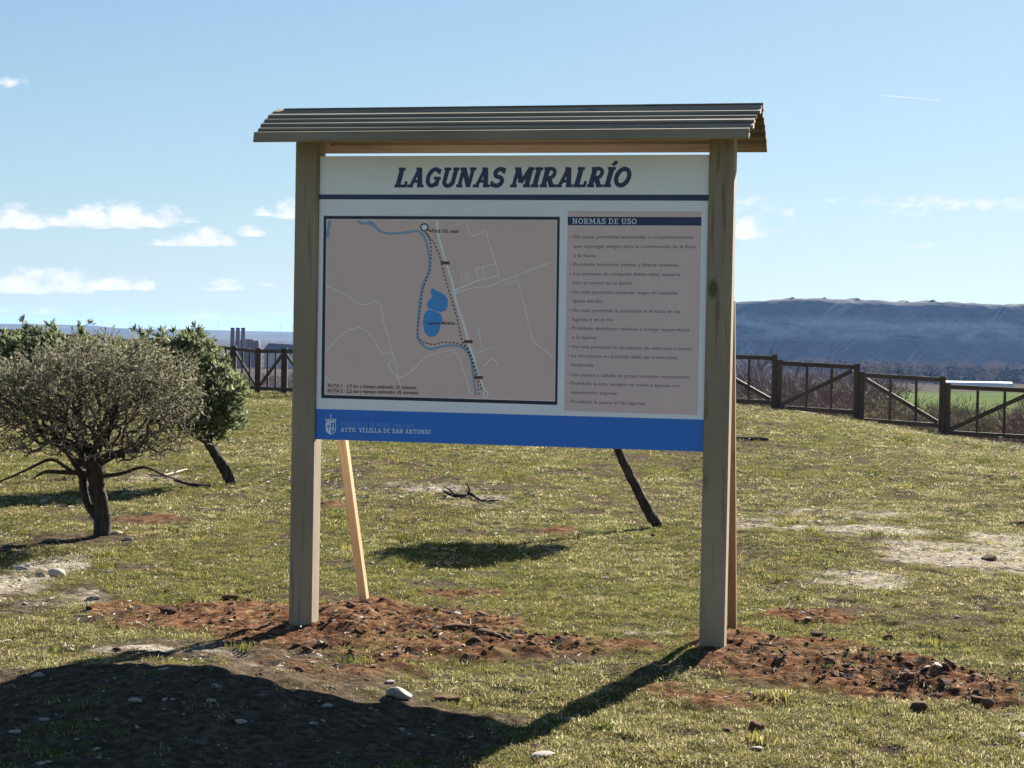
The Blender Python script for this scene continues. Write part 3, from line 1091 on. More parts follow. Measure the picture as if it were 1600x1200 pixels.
def dashes(pr, pts, w, on, off, mi=0):
    P = [np.array(p, float) for p in pts]
    acc, pen, cur = 0.0, True, [P[0]]
    for a, b in zip(P[:-1], P[1:]):
        L = np.linalg.norm(b - a)
        pos = 0.0
        while pos < L:
            lim = on if pen else off
            stp = min(lim - acc, L - pos)
            pos += stp
            acc += stp
            pt = a + (b - a) * pos / L
            if pen: cur.append(pt)
            if acc >= lim - 1e-6:
                if pen and len(cur) > 1:
                    pr.ribbon([B(*q) for q in cur], w * WPX, False, mi)
                pen = not pen
                acc = 0.0
                cur = [pt]


p_ = Print(.0010)
# water
px_line(p_, [(517, 345), (514.5, 355), (512.5, 372)], [6 * WPX] * 0 or 5, 0)
px_line(p_, [(560, 345), (567, 349.5), (578, 350), (588, 355), (596, 362), (610, 365), (628, 364.5), (645, 362), (655, 362), (662, 367), (668, 380), (671.5, 398), (672, 415), (670, 428), (664, 440), (660.5, 452)], 3.6, 0)
px_line(p_, [(576, 347), (584, 349.5), (590, 357)], 4, 0)
px_line(p_, [(660.5, 452), (657, 475), (655, 500), (654, 525), (660, 538), (674, 546), (690, 542), (715, 540), (730, 548), (738, 565), (741, 590), (745, 618)], 3.4, 0)
p_.build('map_river', M['river'], pan)
p_ = Print(.0011)
lag = [(676, 450), (683, 454), (695, 460), (701, 467), (701, 478), (698, 485), (690, 488), (680, 485.5), (671, 482.5), (668, 476), (671, 470), (677, 464), (674, 456)]
p_.poly([B(*q) for q in lag])
lag = [(670, 484), (680, 486), (690, 490), (693, 500), (690, 508), (687, 520), (682, 526), (672, 527), (665, 520), (662, 505), (664, 492)]
p_.poly([B(*q) for q in lag])
p_.build('map_lagoon', M['lagoon'], pan)
# roads
p_ = Print(.0013)
px_line(p_, [(684, 345), (686, 365), (691, 385), (700, 415), (708, 440), (711, 455), (716, 478), (724, 500), (734, 535), (744, 570), (753, 595), (759, 609)], 3.6, 0, True)
px_line(p_, [(760, 610), (764, 615), (761, 622), (757, 616), (760, 610)], 2.0, 0)
px_line(p_, arc(711, 456, 4, 4, 0, 360, 12)[:-1], 1.6, 0, False, True)
px_line(p_, [(714, 453), (730, 446), (750, 438)], 2, 0)
p_.build('map_main_road', M['road'], pan)
p_ = Print(.0012)
for pts in [[(511, 447), (530, 456), (545, 463), (556, 472), (566, 477), (576, 476), (588, 471), (596, 477), (599, 490), (600, 505), (607, 522), (611, 540), (616, 555), (620, 570), (624, 590), (627, 606)],
            [(509, 552), (525, 533), (543, 518), (562, 512), (575, 518), (586, 531), (593, 545), (599, 553), (615, 552)],
            [(616, 562), (607, 571), (616, 583), (624, 592), (640, 585), (655, 570), (668, 556), (690, 551), (708, 547), (718, 556), (728, 585), (736, 616)],
            [(509, 589), (518, 598), (530, 600)],
            [(731, 350), (735, 366), (741, 369), (761, 360), (764, 372), (770, 395), (776, 412), (745, 420), (750, 437)],
            [(776, 410), (781, 430), (761, 436), (750, 438)], [(755, 419), (760, 436)], [(722, 430), (724, 444)], [(721, 430), (733, 427), (735, 437)], [(729, 429), (731, 441)],
            [(715, 457), (740, 450), (765, 448), (782, 440), (808, 431), (835, 420), (863, 410)], [(808, 431), (812, 445), (820, 475), (827, 505), (834, 532), (848, 545), (866, 557)],
            [(790, 440), (795, 445), (808, 438)], [(714, 352), (722, 350)],
            [(748, 510), (751, 525), (754, 545), (757, 552)], [(745, 552), (760, 547), (775, 541)], [(757, 573), (768, 561), (777, 564), (779, 572)], [(741, 545), (745, 570)]]:
    px_line(p_, pts, 1.15, 0, False)
p_.build('map_lane', M['lane'], pan)
p_ = Print(.0015)
dashes(p_, [(666, 363), (672, 372), (675, 385), (675, 405), (674, 423), (668, 437), (662, 452), (660, 470), (657, 490), (655, 510), (654, 527), (662, 535), (678, 539), (695, 535), (712, 536), (726, 540), (731, 546), (737, 558), (742, 575), (748, 600), (750, 618)], 1.9, 3.2, 2.8)
dashes(p_, [(668, 365), (680, 380), (688, 398), (693, 418), (700, 445), (708, 470), (715, 495), (720, 518), (724, 535), (731, 542), (738, 556), (746, 580), (752, 600), (755, 614)], 1.9, 3.2, 2.8)
p_.build('map_dashed_route', M['ink'], pan)
p_ = Print(.0017)
px_line(p_, [(668, 358), (676, 362)], 2, 0)
c_ = arc(664.5, 355.5, 6.6, 6.6, 0, 360, 20)[:-1]
p_.poly([B(*q) for q in c_], 0)
p_.poly([B(*q) for q in arc(664.5, 355.5, 4.6, 4.6, 0, 360, 20)[:-1]], 1)
p_.build('map_marker', [M['dark_navy'], M['panel_white']], pan)
p_ = Print(.0017)
small_text(p_, 'Está Ud. aquí', 677, 718, 363.2, 364, 5.6, 0, .02)
p_.build('map_caption', [M['ink']], pan)
p_ = Print(.0017)
small_text(p_, 'Lagunas Miralrío', 668, 713, 507, 507.6, 5.0, 0, .02)
p_.build('map_caption', [M['ink']], pan)
for (qx, qy) in ((697, 411), (733, 534), (749, 590)):
    p_ = Print(.0017)
    quad_px(p_, [(qx - 6.5, qy - 2.5), (qx + 7, qy - 2.3), (qx + 7, qy + 2.7), (qx - 6.5, qy + 2.3)])
    p_.build('road_tag', [M['sepia']], pan)
p_ = Print(.0017)
small_text(p_, 'RUTA 1 · 1,9 km y tiempo estimado: 35 minutos.', 514, 653, 606, 608.6, 5.4, 0, .02)
p_.build('route_caption', [M['sepia']], pan)
p_ = Print(.0017)
small_text(p_, 'RUTA 2 · 2,2 km y tiempo estimado: 45 minutos.', 513.5, 656, 614, 616.4, 5.4, 0, .02)
p_.build('route_caption', [M['sepia']], pan)
# rules box
p_ = Print(.0006)
quad_px(p_, [(888.6, 329.5), (1096.5, 330), (1090, 647.5), (882.5, 641.5)], 0)
quad_px(p_, [(888.4, 338.6), (1096.3, 339), (1096, 352.2), (888.2, 351.8)], 1)
p_.build('rules_sheet', [M['rules_bg'], M['navy']], pan)
p_ = Print(.0010)
slab_text(p_, 'NORMAS DE USO', (895, 349.6), (996, 350), 8.4, 0.0, weight=.8)
p_.build('rules_heading', M['pale_text'], pan)
rules = [(370, 1083, 1, 'No serán permitidas actividades o comportamientos'), (384.5, 1087, 0, 'que supongan peligro para la conservación de la flora'), (399, 933, 0, 'y la fauna.'),
         (413, 1062, 1, 'Prohibido introducir plantas y liberar animales.'), (427.5, 1063, 1, 'Los animales de compañía deben estar siempre'), (441.5, 990, 0, 'bajo el control de su dueño.'),
         (456, 1061, 1, 'No está permitido encender fuego en cualquier'), (470, 944, 0, 'época del año.'), (484.5, 1063, 1, 'No está permitida la acampada ni el baño en las'), (498.5, 960, 0, 'lagunas y en el río.'),
         (512.5, 1077, 1, 'Prohibido abandonar residuos o arrojar desperdicios'), (526.5, 934, 0, 'a la laguna.'), (541.5, 1083, 1, 'No está permitida la circulación de vehículos a motor.'),
         (555.5, 1058, 1, 'La circulación en bicicleta debe ser a velocidad'), (569.5, 930, 0, 'moderada.'), (585, 1079, 1, 'Los paseos a caballo en grupo necesitan autorización.'),
         (598.5, 1062, 1, 'Prohibida la caza excepto en zonas y épocas con'), (612.5, 966, 0, 'autorización expresa.'), (627, 1010, 1, 'Prohibida la pesca en las lagunas.')]
for (py, xr, bul, s) in rules:
    p_ = Print(.0010)
    xl = 898 - (py - 370) / 257 * 5
    sl = (py - 345) / 300 * .024
    small_text(p_, s, xl, xr, py + 2.4, py + 2.4 + (xr - xl) * sl, 5.3, 0, .012)
    if bul:
        quad_px(p_, [(xl - 6, py - .7), (xl - 3.6, py - .7), (xl - 3.6, py + .7), (xl - 6, py + .7)])
    p_.build('text_line', M['ink_soft'], pan)
# foot band writing and coat of arms
p_ = Print(.0010)
slab_text(p_, 'CONCEJALÍA DE MEDIO AMBIENTE', (534, 666.5), (650, 669.5), 6.4, 0.0, 0, .75)
slab_text(p_, 'AYTO. VELILLA DE SAN ANTONIO', (533.5, 675.6), (674.5, 678.8), 6.8, 0.0, 1, .9)
p_.build('town_hall_lettering', [M['mid_blue_text'], M['pale_text']], pan)
p_ = Print(.0010)
cx, cy = 518.2, 665


def sp(a, b):
    return B(cx + a, cy + b)


p_.poly([sp(-8, -4), (sp(8, -4)), sp(8, 6), sp(7, 11), sp(3.5, 14), sp(0, 15), sp(-3.5, 14), sp(-7, 11), sp(-8, 6)], 0)
p_.poly([sp(0, -3), sp(7, -3), sp(7, 6), sp(6, 10.4), sp(3, 12.8), sp(0, 13.8)], 1)
for a in (-8, -4, 0, 4, 8):
    p_.ribbon([sp(a * .8, -5), sp(a, -10 - (2 if a == 0 else 0))], 1.3 * WPX, mi=0)
p_.ribbon([sp(-7, -5.4), sp(7, -5.4)], 1.6 * WPX, mi=0)
p_.ribbon([sp(0, -13), sp(0, -16)], 1.2 * WPX, mi=0)
p_.ribbon([sp(-1.6, -14.4), sp(1.6, -14.4)], .9 * WPX, mi=0)
p_.ribbon([sp(-8.5, -9), sp(-4, -7), sp(0, -8), sp(4, -7), sp(8.5, -9)], 1.0 * WPX, mi=0)
p_.ribbon([sp(-3.6, 0), sp(-3.6, 9)], 1.2 * WPX, mi=1)
p_.ribbon([sp(-6.2, 2.4), sp(-1.2, 2.4)], 1.6 * WPX, mi=1)
p_.ribbon([sp(3.6, -1), sp(3.6, 3), sp(2, 10)], 1.4 * WPX, mi=0)
p_.ribbon([sp(3.6, 3), sp(5.6, 9)], 1.2 * WPX, mi=0)
p_.ribbon([sp(1.6, 5.5), sp(5.8, 5.5)], 1.0 * WPX, mi=0)
p_.build('coat_of_arms', [M['pale_text'], M['blue']], pan)

# bracing struts
beam('brace_strut', (-1.045, .135, 1.93), (-1.045, 1.075, -.08), .052, .045, M['strut'], sign, bev=.003, up=Vector((1, 0, 0)))
beam('brace_strut', (1.106, .125, 1.75), (1.084, .84, -.10), .052, .045, M['strut2'], sign, bev=.003, up=Vector((1, 0, 0)))

# roof: stepped boards, a chamfered top on each catches the sun
RZ, EZ, DH, YM = 2.702, 2.500, .36, .05
EL, ER = 1.2657, 1.249
NB = 6
for side in (-1, 1):
    segd = (DH if side < 0 else .27) / NB
    yc = 0.0
    zc = RZ
    for k in range(NB):
        last = k == NB - 1
        dx = segd
        dzt = (RZ - EZ - .055) / (NB - 1) if not last else .055
        ch = dx * .80 * .36 if not last else .010
        fl = random.uniform(-.003, .003)
        e1, e2 = -EL + random.uniform(-.006, .006) + k * (.004 if side < 0 else .002) + (.05 if side > 0 else 0), ER + random.uniform(-.005, .005) - (k * .005 if side < 0 else -k * .0006)
        # profile in (out, z): chamfer slopes gently, then near-vertical face
        pr = [(yc - .012, zc + .001), (yc + dx * .80, zc - ch), (yc + dx * 1.0, zc - dzt), (yc + dx * .92 - .004, zc - dzt - .006), (yc - .012, zc - .022 - fl)]
        w1, w2 = random.uniform(-.003, .003), random.uniform(-.003, .003)
        V = [(e1, YM + side * a, z + w1) for a, z in pr] + [(e2, YM + side * a, z + w2) for a, z in pr]
        nP = len(pr)
        Fc = [tuple(range(nP)), tuple(range(2 * nP - 1, nP - 1, -1))] + [(i, i + nP, (i + 1) % nP + nP, (i + 1) % nP) for i in range(nP)]
        me = bpy.data.meshes.new('roof_board')
        # local frame: Z along the grain
        me.from_pydata([(b, c, a) for a, b, c in V], [], Fc)
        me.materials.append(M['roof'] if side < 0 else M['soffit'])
        bm = bmesh.new(); bm.from_mesh(me); bmesh.ops.recalc_face_normals(bm, faces=bm.faces); bm.to_mesh(me); bm.free()
        o = bpy.data.objects.new('roof_board', me)
        link(o, sign)
        o.matrix_local = Matrix(((0, 0, 1, 0), (1, 0, 0, 0), (0, 1, 0, 0), (0, 0, 0, 1)))
        yc += dx
        zc -= dzt
# soffit beam across the posts behind and the ridge purlin, gable rafters
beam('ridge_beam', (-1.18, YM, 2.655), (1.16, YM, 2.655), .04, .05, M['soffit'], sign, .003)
for x in (-1.05, 1.05):
    for side in (-1, 1):
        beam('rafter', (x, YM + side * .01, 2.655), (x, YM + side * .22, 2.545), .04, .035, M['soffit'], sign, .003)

# ------------------------------------------------------------------ fence
fence = empty('wooden_fence', (0, 0, 0))
tag(fence, 'dark brown ranch fence with stepped panels, pickets and diagonal braces along the valley edge', 'fence')


def shared_beam_parts():
    pass


def fence_panel(a, b, za, zb, flip):
    a, b = np.array(a), np.array(b)
    d = (b - a) / np.linalg.norm(b - a)
    a2, b2 = a + d * .051, b - d * .051
    slope = zb - za
    Ht = 1.06

    def P(f, h):
        q = a2 + (b2 - a2) * f
        return (q[0], q[1], za + slope * f + h)
    beam('post', P(0, -.25), P(0, Ht), .10, .10, M['fence'], fence, .008)
    beam('post', P(1, -.25), P(1, Ht), .10, .10, M['fence'], fence, .008)
    L = np.linalg.norm(b2 - a2)
    e = .052 / L
    beam('rail', P(e, Ht - .075), P(1 - e, Ht - .075), .05, .085, M['fence'], fence, .006)
    beam('rail', P(e, .10), P(1 - e, .10), .05, .085, M['fence'], fence, .006)
    for f in (.36, .68):
        beam('picket', P(f, .145), P(f, Ht - .12), .045, .045, M['fence'], fence, .004)
    n_ = np.array([-d[1], d[0]]) * .042
    f0, f1 = (.04, .95) if flip else (.95, .04)
    p0, p1 = P(f0, .16), P(f1, Ht - .15)
    beam('brace', (p0[0] + n_[0] * 0, p0[1], p0[2]), (p1[0], p1[1], p1[2]), .04, .08, M['fence'], fence, .004)


def run(pts, n, flip0=0, step=False):
    (xa_, ya_), (xb_, yb_) = pts
    for i in range(n):
        f0, f1 = i / n, (i + 1) / n
        a = (xa_ + (xb_ - xa_) * f0, ya_ + (yb_ - ya_) * f0)
        b = (xa_ + (xb_ - xa_) * f1, ya_ + (yb_ - ya_) * f1)
        z0, z1 = float(H(a[0], a[1], False)), float(H(b[0], b[1], False))
        if step:
            m_ = (z0 + z1) / 2 + .01
            z0, z1 = m_ + (z0 - m_) * .25, m_ + (z1 - m_) * .25
        fence_panel(a, b, z0, z1, (i + flip0) % 2 == 0)


run(((-15.0, 48.6), (-7.72, 45.8)), 4)
run(((-7.72, 45.8), (-4.48, 40.2)), 4, 0)
run(((-4.48, 40.2), (3.7, 36.55)), 5)
pp = [(3.7, 36.55), (5.28, 35.75), (6.80, 35.1), (8.34, 34.5), (9.90, 33.9), (11.45, 33.3), (13.0, 32.6)]
for i in range(len(pp) - 1):
    run((pp[i], pp[i + 1]), 1, (i + 1) % 2, True)


# ------------------------------------------------------------------ trees
def grow(base, targets, trunk_pts, k=1.0, maxlen=None):
    """link every crown point to the nearest wood nearer the root; pipe-model thickness"""
    nodes = [np.array(p, float) for p in trunk_pts]
    par = [-1] + list(range(len(trunk_pts) - 1))
    root = nodes[len(trunk_pts) - 1]
    T = np.array(targets)
    T = T[np.argsort(np.linalg.norm(T - root, axis=1))]
    arr = np.zeros((len(nodes) + len(T), 3))
    arr[:len(nodes)] = nodes
    depth = np.zeros(len(arr))
    for i in range(1, len(nodes)):
        depth[i] = depth[i - 1] + np.linalg.norm(arr[i] - arr[i - 1])
    lo = max(0, len(nodes) - 4)
    n_ = len(nodes)
    for p in T:
        d = np.linalg.norm(arr[lo:n_] - p, axis=1)
        c = d * 1.0 + depth[lo:n_] * .18
        j = lo + int(np.argmin(c))
        q = p
        arr[n_] = q
        depth[n_] = depth[j] + np.linalg.norm(q - arr[j])
        par.append(j)
        n_ += 1
    return arr, np.array(par)


def radii(arr, par, rt, rmin, expo=2.3, ntr=0):
    n_ = len(arr)
    w = np.zeros(n_)
    for i in range(n_ - 1, 0, -1):
        if w[i] == 0: w[i] = 1
        w[par[i]] += w[i]
    r = (w ** (1 / expo))
    r = rmin + (r - 1) / (r.max() - 1 + 1e-9) * (rt - rmin)
    return r


def tubes(arr, par, r, sel, ns, name, mat, parent, twist=0.0):
    c = np.array([i for i in range(1, len(arr)) if sel[i]])
    A_, B_ = arr[par[c]], arr[c]
    ra, rb = np.minimum(r[par[c]], r[c] * 1.5), r[c]
    D = B_ - A_
    L = np.linalg.norm(D, axis=1)[:, None]
    D = D / np.maximum(L, 1e-6)
    up = np.where(np.abs(D[:, 2:3]) > .9, np.array([[1., 0, 0]]), np.array([[0, 0, 1.]]))
    X = np.cross(up, D); X /= np.linalg.norm(X, axis=1)[:, None]
    Y = np.cross(D, X)
    V = []
    for rr, P in ((ra, A_), (rb, B_)):
        for k in range(ns):
            an = 2 * math.pi * k / ns
            V.append(P + (X * math.cos(an) + Y * math.sin(an)) * rr[:, None])
    V = np.stack(V, 1)                      # n, 2ns, 3
    n_ = len(c)
    base = (np.arange(n_) * 2 * ns)[:, None]
    Fs = []
    for k in range(ns):
        k2 = (k + 1) % ns
        Fs.append(np.concatenate([base + k, base + k2, base + ns + k2, base + ns + k], 1))
    return mesh_obj(name, V.reshape(-1, 3), np.concatenate(Fs, 0), mat, parent, smooth=True)


def trunk_mesh(name, pts, rads, mat, parent, ns=14, rough=.12, sub=6):
    """bark-ridged bole through the given points"""
    P = np.array(pts, float)
    q, rr = [], []
    n_ = len(P)
    for i in range(n_ - 1):
        p0, p1, p2, p3 = P[max(i - 1, 0)], P[i], P[i + 1], P[min(i + 2, n_ - 1)]
        for k in range(sub):
            s = k / sub
            q.append(.5 * ((2 * p1) + (p2 - p0) * s + (2 * p0 - 5 * p1 + 4 * p2 - p3) * s * s + (3 * p1 - p0 - 3 * p2 + p3) * s ** 3))
            rr.append(rads[i] * (1 - s) + rads[i + 1] * s)
    q.append(P[-1]); rr.append(rads[-1])
    q = np.array(q)
    V, Fc = [], []
    ph = rng.random(ns) * rough * 2 - rough
    for i, (p, r) in enumerate(zip(q, rr)):
        d = q[min(i + 1, len(q) - 1)] - q[max(i - 1, 0)]
        d /= np.linalg.norm(d)
        x = np.cross(d, [0, 1, 0]); x /= np.linalg.norm(x)
        y = np.cross(d, x)
        for k in range(ns):
            an = 2 * math.pi * k / ns + i * .05
            w = r * (1 + ph[k] + rng.normal(0, rough * .35))
            V.append(p + (x * math.cos(an) + y * math.sin(an)) * w)
    m_ = len(q)
    for i in range(m_ - 1):
        for k in range(ns):
            k2 = (k + 1) % ns
            Fc.append((i * ns + k, i * ns + k2, (i + 1) * ns + k2, (i + 1) * ns + k))
    Fc.append(tuple(range(ns))); Fc.append(tuple((m_ - 1) * ns + k for k in range(ns)))
    o = mesh_obj(name, V, Fc, mat, parent, smooth=True)
    bm = bmesh.new(); bm.from_mesh(o.data); bmesh.ops.recalc_face_normals(bm, faces=bm.faces); bm.to_mesh(o.data); bm.free()
    return o


def leaves(P, D, lmin, lmax, wf, name, mat, parent, spread=.8):
    """rhombic leaves at points P roughly along directions D"""
    n_ = len(P)
    d = D + rng.normal(0, spread, (n_, 3))
    d /= np.linalg.norm(d, axis=1)[:, None]
    s = rng.normal(0, 1, (n_, 3))
    s = np.cross(d, s); s /= np.linalg.norm(s, axis=1)[:, None]
    L = rng.uniform(lmin, lmax, n_)[:, None]
    W = L * wf
    V = np.stack([P, P + d * L * .5 + s * W * .5, P + d * L, P + d * L * .5 - s * W * .5], 1)
    Fc = np.arange(n_ * 4).reshape(n_, 4)
    return mesh_obj(name, V.reshape(-1, 3), Fc, mat, parent)


def crown_pts(n_, blobs):
    out = []
    w = np.array([b[3] * b[4] * b[5] for b in blobs]); w = w / w.sum()
    for b, m_ in zip(blobs, (w * n_).astype(int)):
        p = rng.normal(0, 1, (m_, 3)); p /= np.linalg.norm(p, axis=1)[:, None]
        p *= (rng.random((m_, 1)) ** .42)
        out.append(p * np.array(b[3:6]) + np.array(b[:3]))
    return np.concatenate(out)


# front grey shrub
bx, by = G(160, 836)
bz = hz(bx, by)
shrub = empty('olive_shrub', (bx, by, bz))
tag(shrub, 'small grey-green bushy tree with dense twiggy crown and forked dark trunk at left', 'tree')
k = by / CAM_F


def loc(px, py, dy=0.0):
    q = at(px, py, by + dy)
    return (q.x - bx, dy, q.z - bz)


tp = [(0, 0, -.08), loc(160, 800), loc(152, 765), loc(150, 738)]
trunk_mesh('trunk', tp, [.074, .064, .060, .066], M['bark'], shrub, rough=.16)
trunk_mesh('trunk_fork', [loc(152, 812, .0), loc(138, 790, .02), loc(131, 765, .05), loc(128, 742, .07), loc(116, 722, .1), loc(98, 700, .15)], [.026, .030, .032, .03, .022, .012], M['bark'], shrub, ns=9)
blobs = [(*loc(145, 620), .78, .80, .36), (*loc(60, 600, .1), .46, .6, .32), (*loc(240, 600, -.1), .40, .6, .32), (*loc(160, 560, .1), .52, .6, .20), (*loc(20, 660, .0), .42, .5, .24),
         (*loc(270, 660, .1), .28, .4, .2), (*loc(150, 690, 0), .70, .7, .15), (*loc(-30, 610, 0), .35, .5, .3), (*loc(230, 690, -.2), .3, .4, .13)]
T = crown_pts(5200, blobs)
ctr = np.array(loc(150, 620)) + np.array([-.15, 0, 0])
xtra = T[rng.choice(len(T), 900)]
T = np.concatenate([T, ctr + (xtra - ctr) * rng.uniform(1.02, 1.26, (900, 1))])
T = T[T[:, 2] > loc(0, 742)[2]]
arr, par = grow(None, T, tp)
r = radii(arr, par, .075, .0022, 2.1)
sel = np.ones(len(arr), bool)
sel[:4] = False
tubes(arr, par, r, sel & (r > .008), 6, 'branches', M['bark'], shrub)
tubes(arr, par, r, sel & (r <= .008), 3, 'twigs', M['twig'], shrub)
D = arr - arr[np.maximum(par, 0)]
D /= np.linalg.norm(D, axis=1)[:, None] + 1e-6
up = loc(0, 650)[2]
tips = np.where((np.arange(len(arr)) > 4) & (r < .006))[0]
rep = rng.choice(tips, 33000, p=None)
f = rng.random((len(rep), 1))
P = arr[rep] * f + arr[par[rep]] * (1 - f) + rng.normal(0, .012, (len(rep), 3))
keepz = rng.random(len(P)) < np.clip(.45 + (P[:, 2] - up) / .35, .30, 1)
P, D2 = P[keepz], D[rep][keepz]
leaves(P, D2, .018, .040, .36, 'foliage', M['olive_leaf'], shrub)
# long low limbs
for pts, rr in (([loc(135, 745, .05), loc(110, 735, .1), (*loc(80, 718, .2),), loc(40, 735, .1), loc(0, 752, 0), loc(-40, 760, 0)], [.020, .015, .012, .009, .006, .004]),
                ([loc(155, 745, -.05), loc(190, 740, -.1), loc(225, 730, -.1), loc(255, 742, 0), loc(285, 752, 0)], [.018, .014, .011, .008, .004]),
                ([loc(140, 740, -.05), loc(100, 738, -.1), loc(70, 738, -.1), loc(52, 748, -.1)], [.022, .017, .013, .005])):
    trunk_mesh('low_branch', pts, rr, M['bark'], shrub, ns=7, rough=.1, sub=4)


# pines behind
def pine(base_px, trunk_px, blobs_px, n_nodes, n_needle, label, tops=(), trunk_r=.06, top_at_behind=None, nl=(.045, .095)):
    bx, by = G(*base_px)
    bz = hz(bx, by)
    root = empty('pine_tree', (bx, by, bz))
    tag(root, label, 'tree')

    def lc(px, py, dy=0.0):
        q = at(px, py, by + dy)
        return (q.x - bx, dy, q.z - bz)
    pts = [(.02, 0, -.1), (0, 0, .02)] + [lc(*p) for p in trunk_px]
    rr = list(np.linspace(trunk_r, trunk_r * .8, len(pts)))
    trunk_mesh('trunk', pts, rr, M['bark'], root, rough=.2, sub=7)
    kk = by / CAM_F
    bl = [(*lc(px, py, dy), rx * kk, rd, rz_ * kk) for (px, py, dy, rx, rd, rz_) in blobs_px]
    T = crown_pts(n_nodes, bl)
    tt = []
    for (px, py, dy, n_) in tops:
        for j in range(n_):
            tt.append(np.array(lc(px + rng.normal(0, 6), py + j * 5 + rng.normal(0, 2), dy)))
    if tt: T = np.concatenate([T, np.array(tt)])
    arr, par = grow(None, T, pts)
    r = radii(arr, par, trunk_r * .8, .004, 2.3)
    sel = np.ones(len(arr), bool); sel[:len(pts)] = False
    tubes(arr, par, r, sel, 5, 'branches', M['bark'], root)
    D = arr - arr[np.maximum(par, 0)]
    D /= np.linalg.norm(D, axis=1)[:, None] + 1e-6
    D = D * .7 + np.array([0, 0, .75])
    tips = np.where((np.arange(len(arr)) > len(pts)) & (r < trunk_r * .35))[0]
    rep = np.repeat(tips, max(1, n_needle // len(tips)))
    P = arr[rep] + rng.normal(0, .007, (len(rep), 3))
    leaves(P, D[rep], nl[0], nl[1], .26, 'foliage', M['pine_leaf'], root, spread=.75)
    return root


pine((362, 758), [(352, 735), (338, 712), (326, 692)],
     [(300, 620, 0, 85, .55, 60), (330, 650, 0, 55, .4, 48), (250, 580, .2, 110, .6, 45), (300, 560, .1, 60, .5, 34), (352, 605, 0, 38, .35, 40), (350, 652, -.1, 36, .3, 26), (270, 540, 0, 60, .4, 24)],
     1300, 22000, 'green leaning pine behind the grey shrub, on a bare slanted trunk', tops=((305, 512, 0, 6), (218, 515, 0, 7), (280, 528, 0, 4), (240, 530, 0, 4), (330, 545, 0, 3)), trunk_r=.055)
pine((152, 748), [(140, 715), (115, 670), (90, 625)],
     [(90, 570, 0, 95, .6, 42), (20, 570, .1, 60, .5, 50), (150, 560, .1, 60, .5, 34), (60, 545, .1, 70, .5, 28), (-30, 590, 0, 50, .5, 60)],
     1000, 18000, 'dark green pine behind the grey shrub at the left edge, with tufted top shoots', tops=((42, 506, 0, 8), (76, 507, 0, 8), (128, 508, 0, 7), (10, 525, 0, 5), (105, 525, 0, 4)), trunk_r=.05)
# leaning young tree behind the panel (its crown shows only by its shadow)
pine((1026, 824), [(1014, 800), (994, 762), (975, 725), (964, 700), (950, 672)],
     [(940, 600, 0, 85, .55, 50), (880, 592, .1, 62, .4, 36), (1000, 590, .1, 70, .25, 30), (1035, 610, .3, 30, .2, 20)],
     1000, 26000, 'young tree behind the board, only its dark leaning trunk showing under the blue band', trunk_r=.043)


# ------------------------------------------------------------------ bare shrubs beyond the fence
def bare_proto(seed, n_=420, twigs=3200, tl=.085):
    global rng
    save, rng = rng, np.random.default_rng(seed)
    T = crown_pts(n_, [(0, 0, .58, .42, .42, .40), (.15, .1, .72, .3, .3, .26), (-.2, -.05, .5, .3, .3, .3)])
    root = [(0, 0, -.05), (0, 0, .03)]
    arr, par = grow(None, T, root)
    # split into several stems by jittering low nodes
    r = radii(arr, par, .022, .0020, 2.1)
    sel = np.ones(len(arr), bool)
    o = tubes(arr, par, r, sel, 3, 'bare_shrub_branches', M['bare'], None)
    COL.objects.unlink(o)
    D = arr - arr[np.maximum(par, 0)]
    D /= np.linalg.norm(D, axis=1)[:, None] + 1e-6
    rep = rng.integers(3, len(arr), twigs)
    o2 = leaves(arr[rep], D[rep] + np.array([0, 0, .5]), tl * .5, tl * 1.4, .05, 'twig_mass', M['bare'], None, .55)
    COL.objects.unlink(o2)
    bm = bmesh.new()
    bm.from_mesh(o.data)
    bm.from_mesh(o2.data)
    bm.to_mesh(o.data)
    bm.free()
    rng = save
    return o


protoB = [bare_proto(500 + i, 700) for i in range(4)]
t = NT('shrub_leaf')
c = t.ramp(t.noise(5, 2), [(.35, (.09, .10, .04)), (.65, (.20, .20, .09))])
M['shrub_leaf'] = t.leaf(c, .35, .9)


def bare_shrub(x, y, s, i, kind):
    root = empty('bare_shrub' if kind == 0 else 'leafy_shrub', (x, y, float(H(x, y, False)) - .05))
    if kind == 0:
        tag(root, 'leafless purplish-brown shrub beyond the fence on the valley slope', 'shrub', 'bare brown shrubs beyond the fence')
    else:
        tag(root, 'half-bare olive-green shrub with crooked stems beyond the right part of the fence', 'shrub', 'greenish shrubs beyond the fence')
    b = bpy.data.objects.new('branches', protoB[i % 4].data)
    link(b, root)
    b.scale = (s, s, s * random.uniform(.85, 1.1))
    b.rotation_euler = (0, 0, random.random() * 6.28)
    if kind == 1:
        l_ = bpy.data.objects.new('foliage', leafM[i % 2].data)
        link(l_, root)
        l_.scale = b.scale
        l_.rotation_euler = b.rotation_euler
    return root


leafM = []
for i in range(2):
    P = crown_pts(1100, [(0, 0, .62, .44, .44, .40), (.15, .1, .76, .3, .3, .26), (-.2, -.05, .5, .3, .3, .3)])
    o = leaves(P, np.tile(np.array([0, 0, .4]), (len(P), 1)), .018, .04, .4, 'shrub_foliage', M['shrub_leaf'], None)
    COL.objects.unlink(o)
    leafM.append(o)
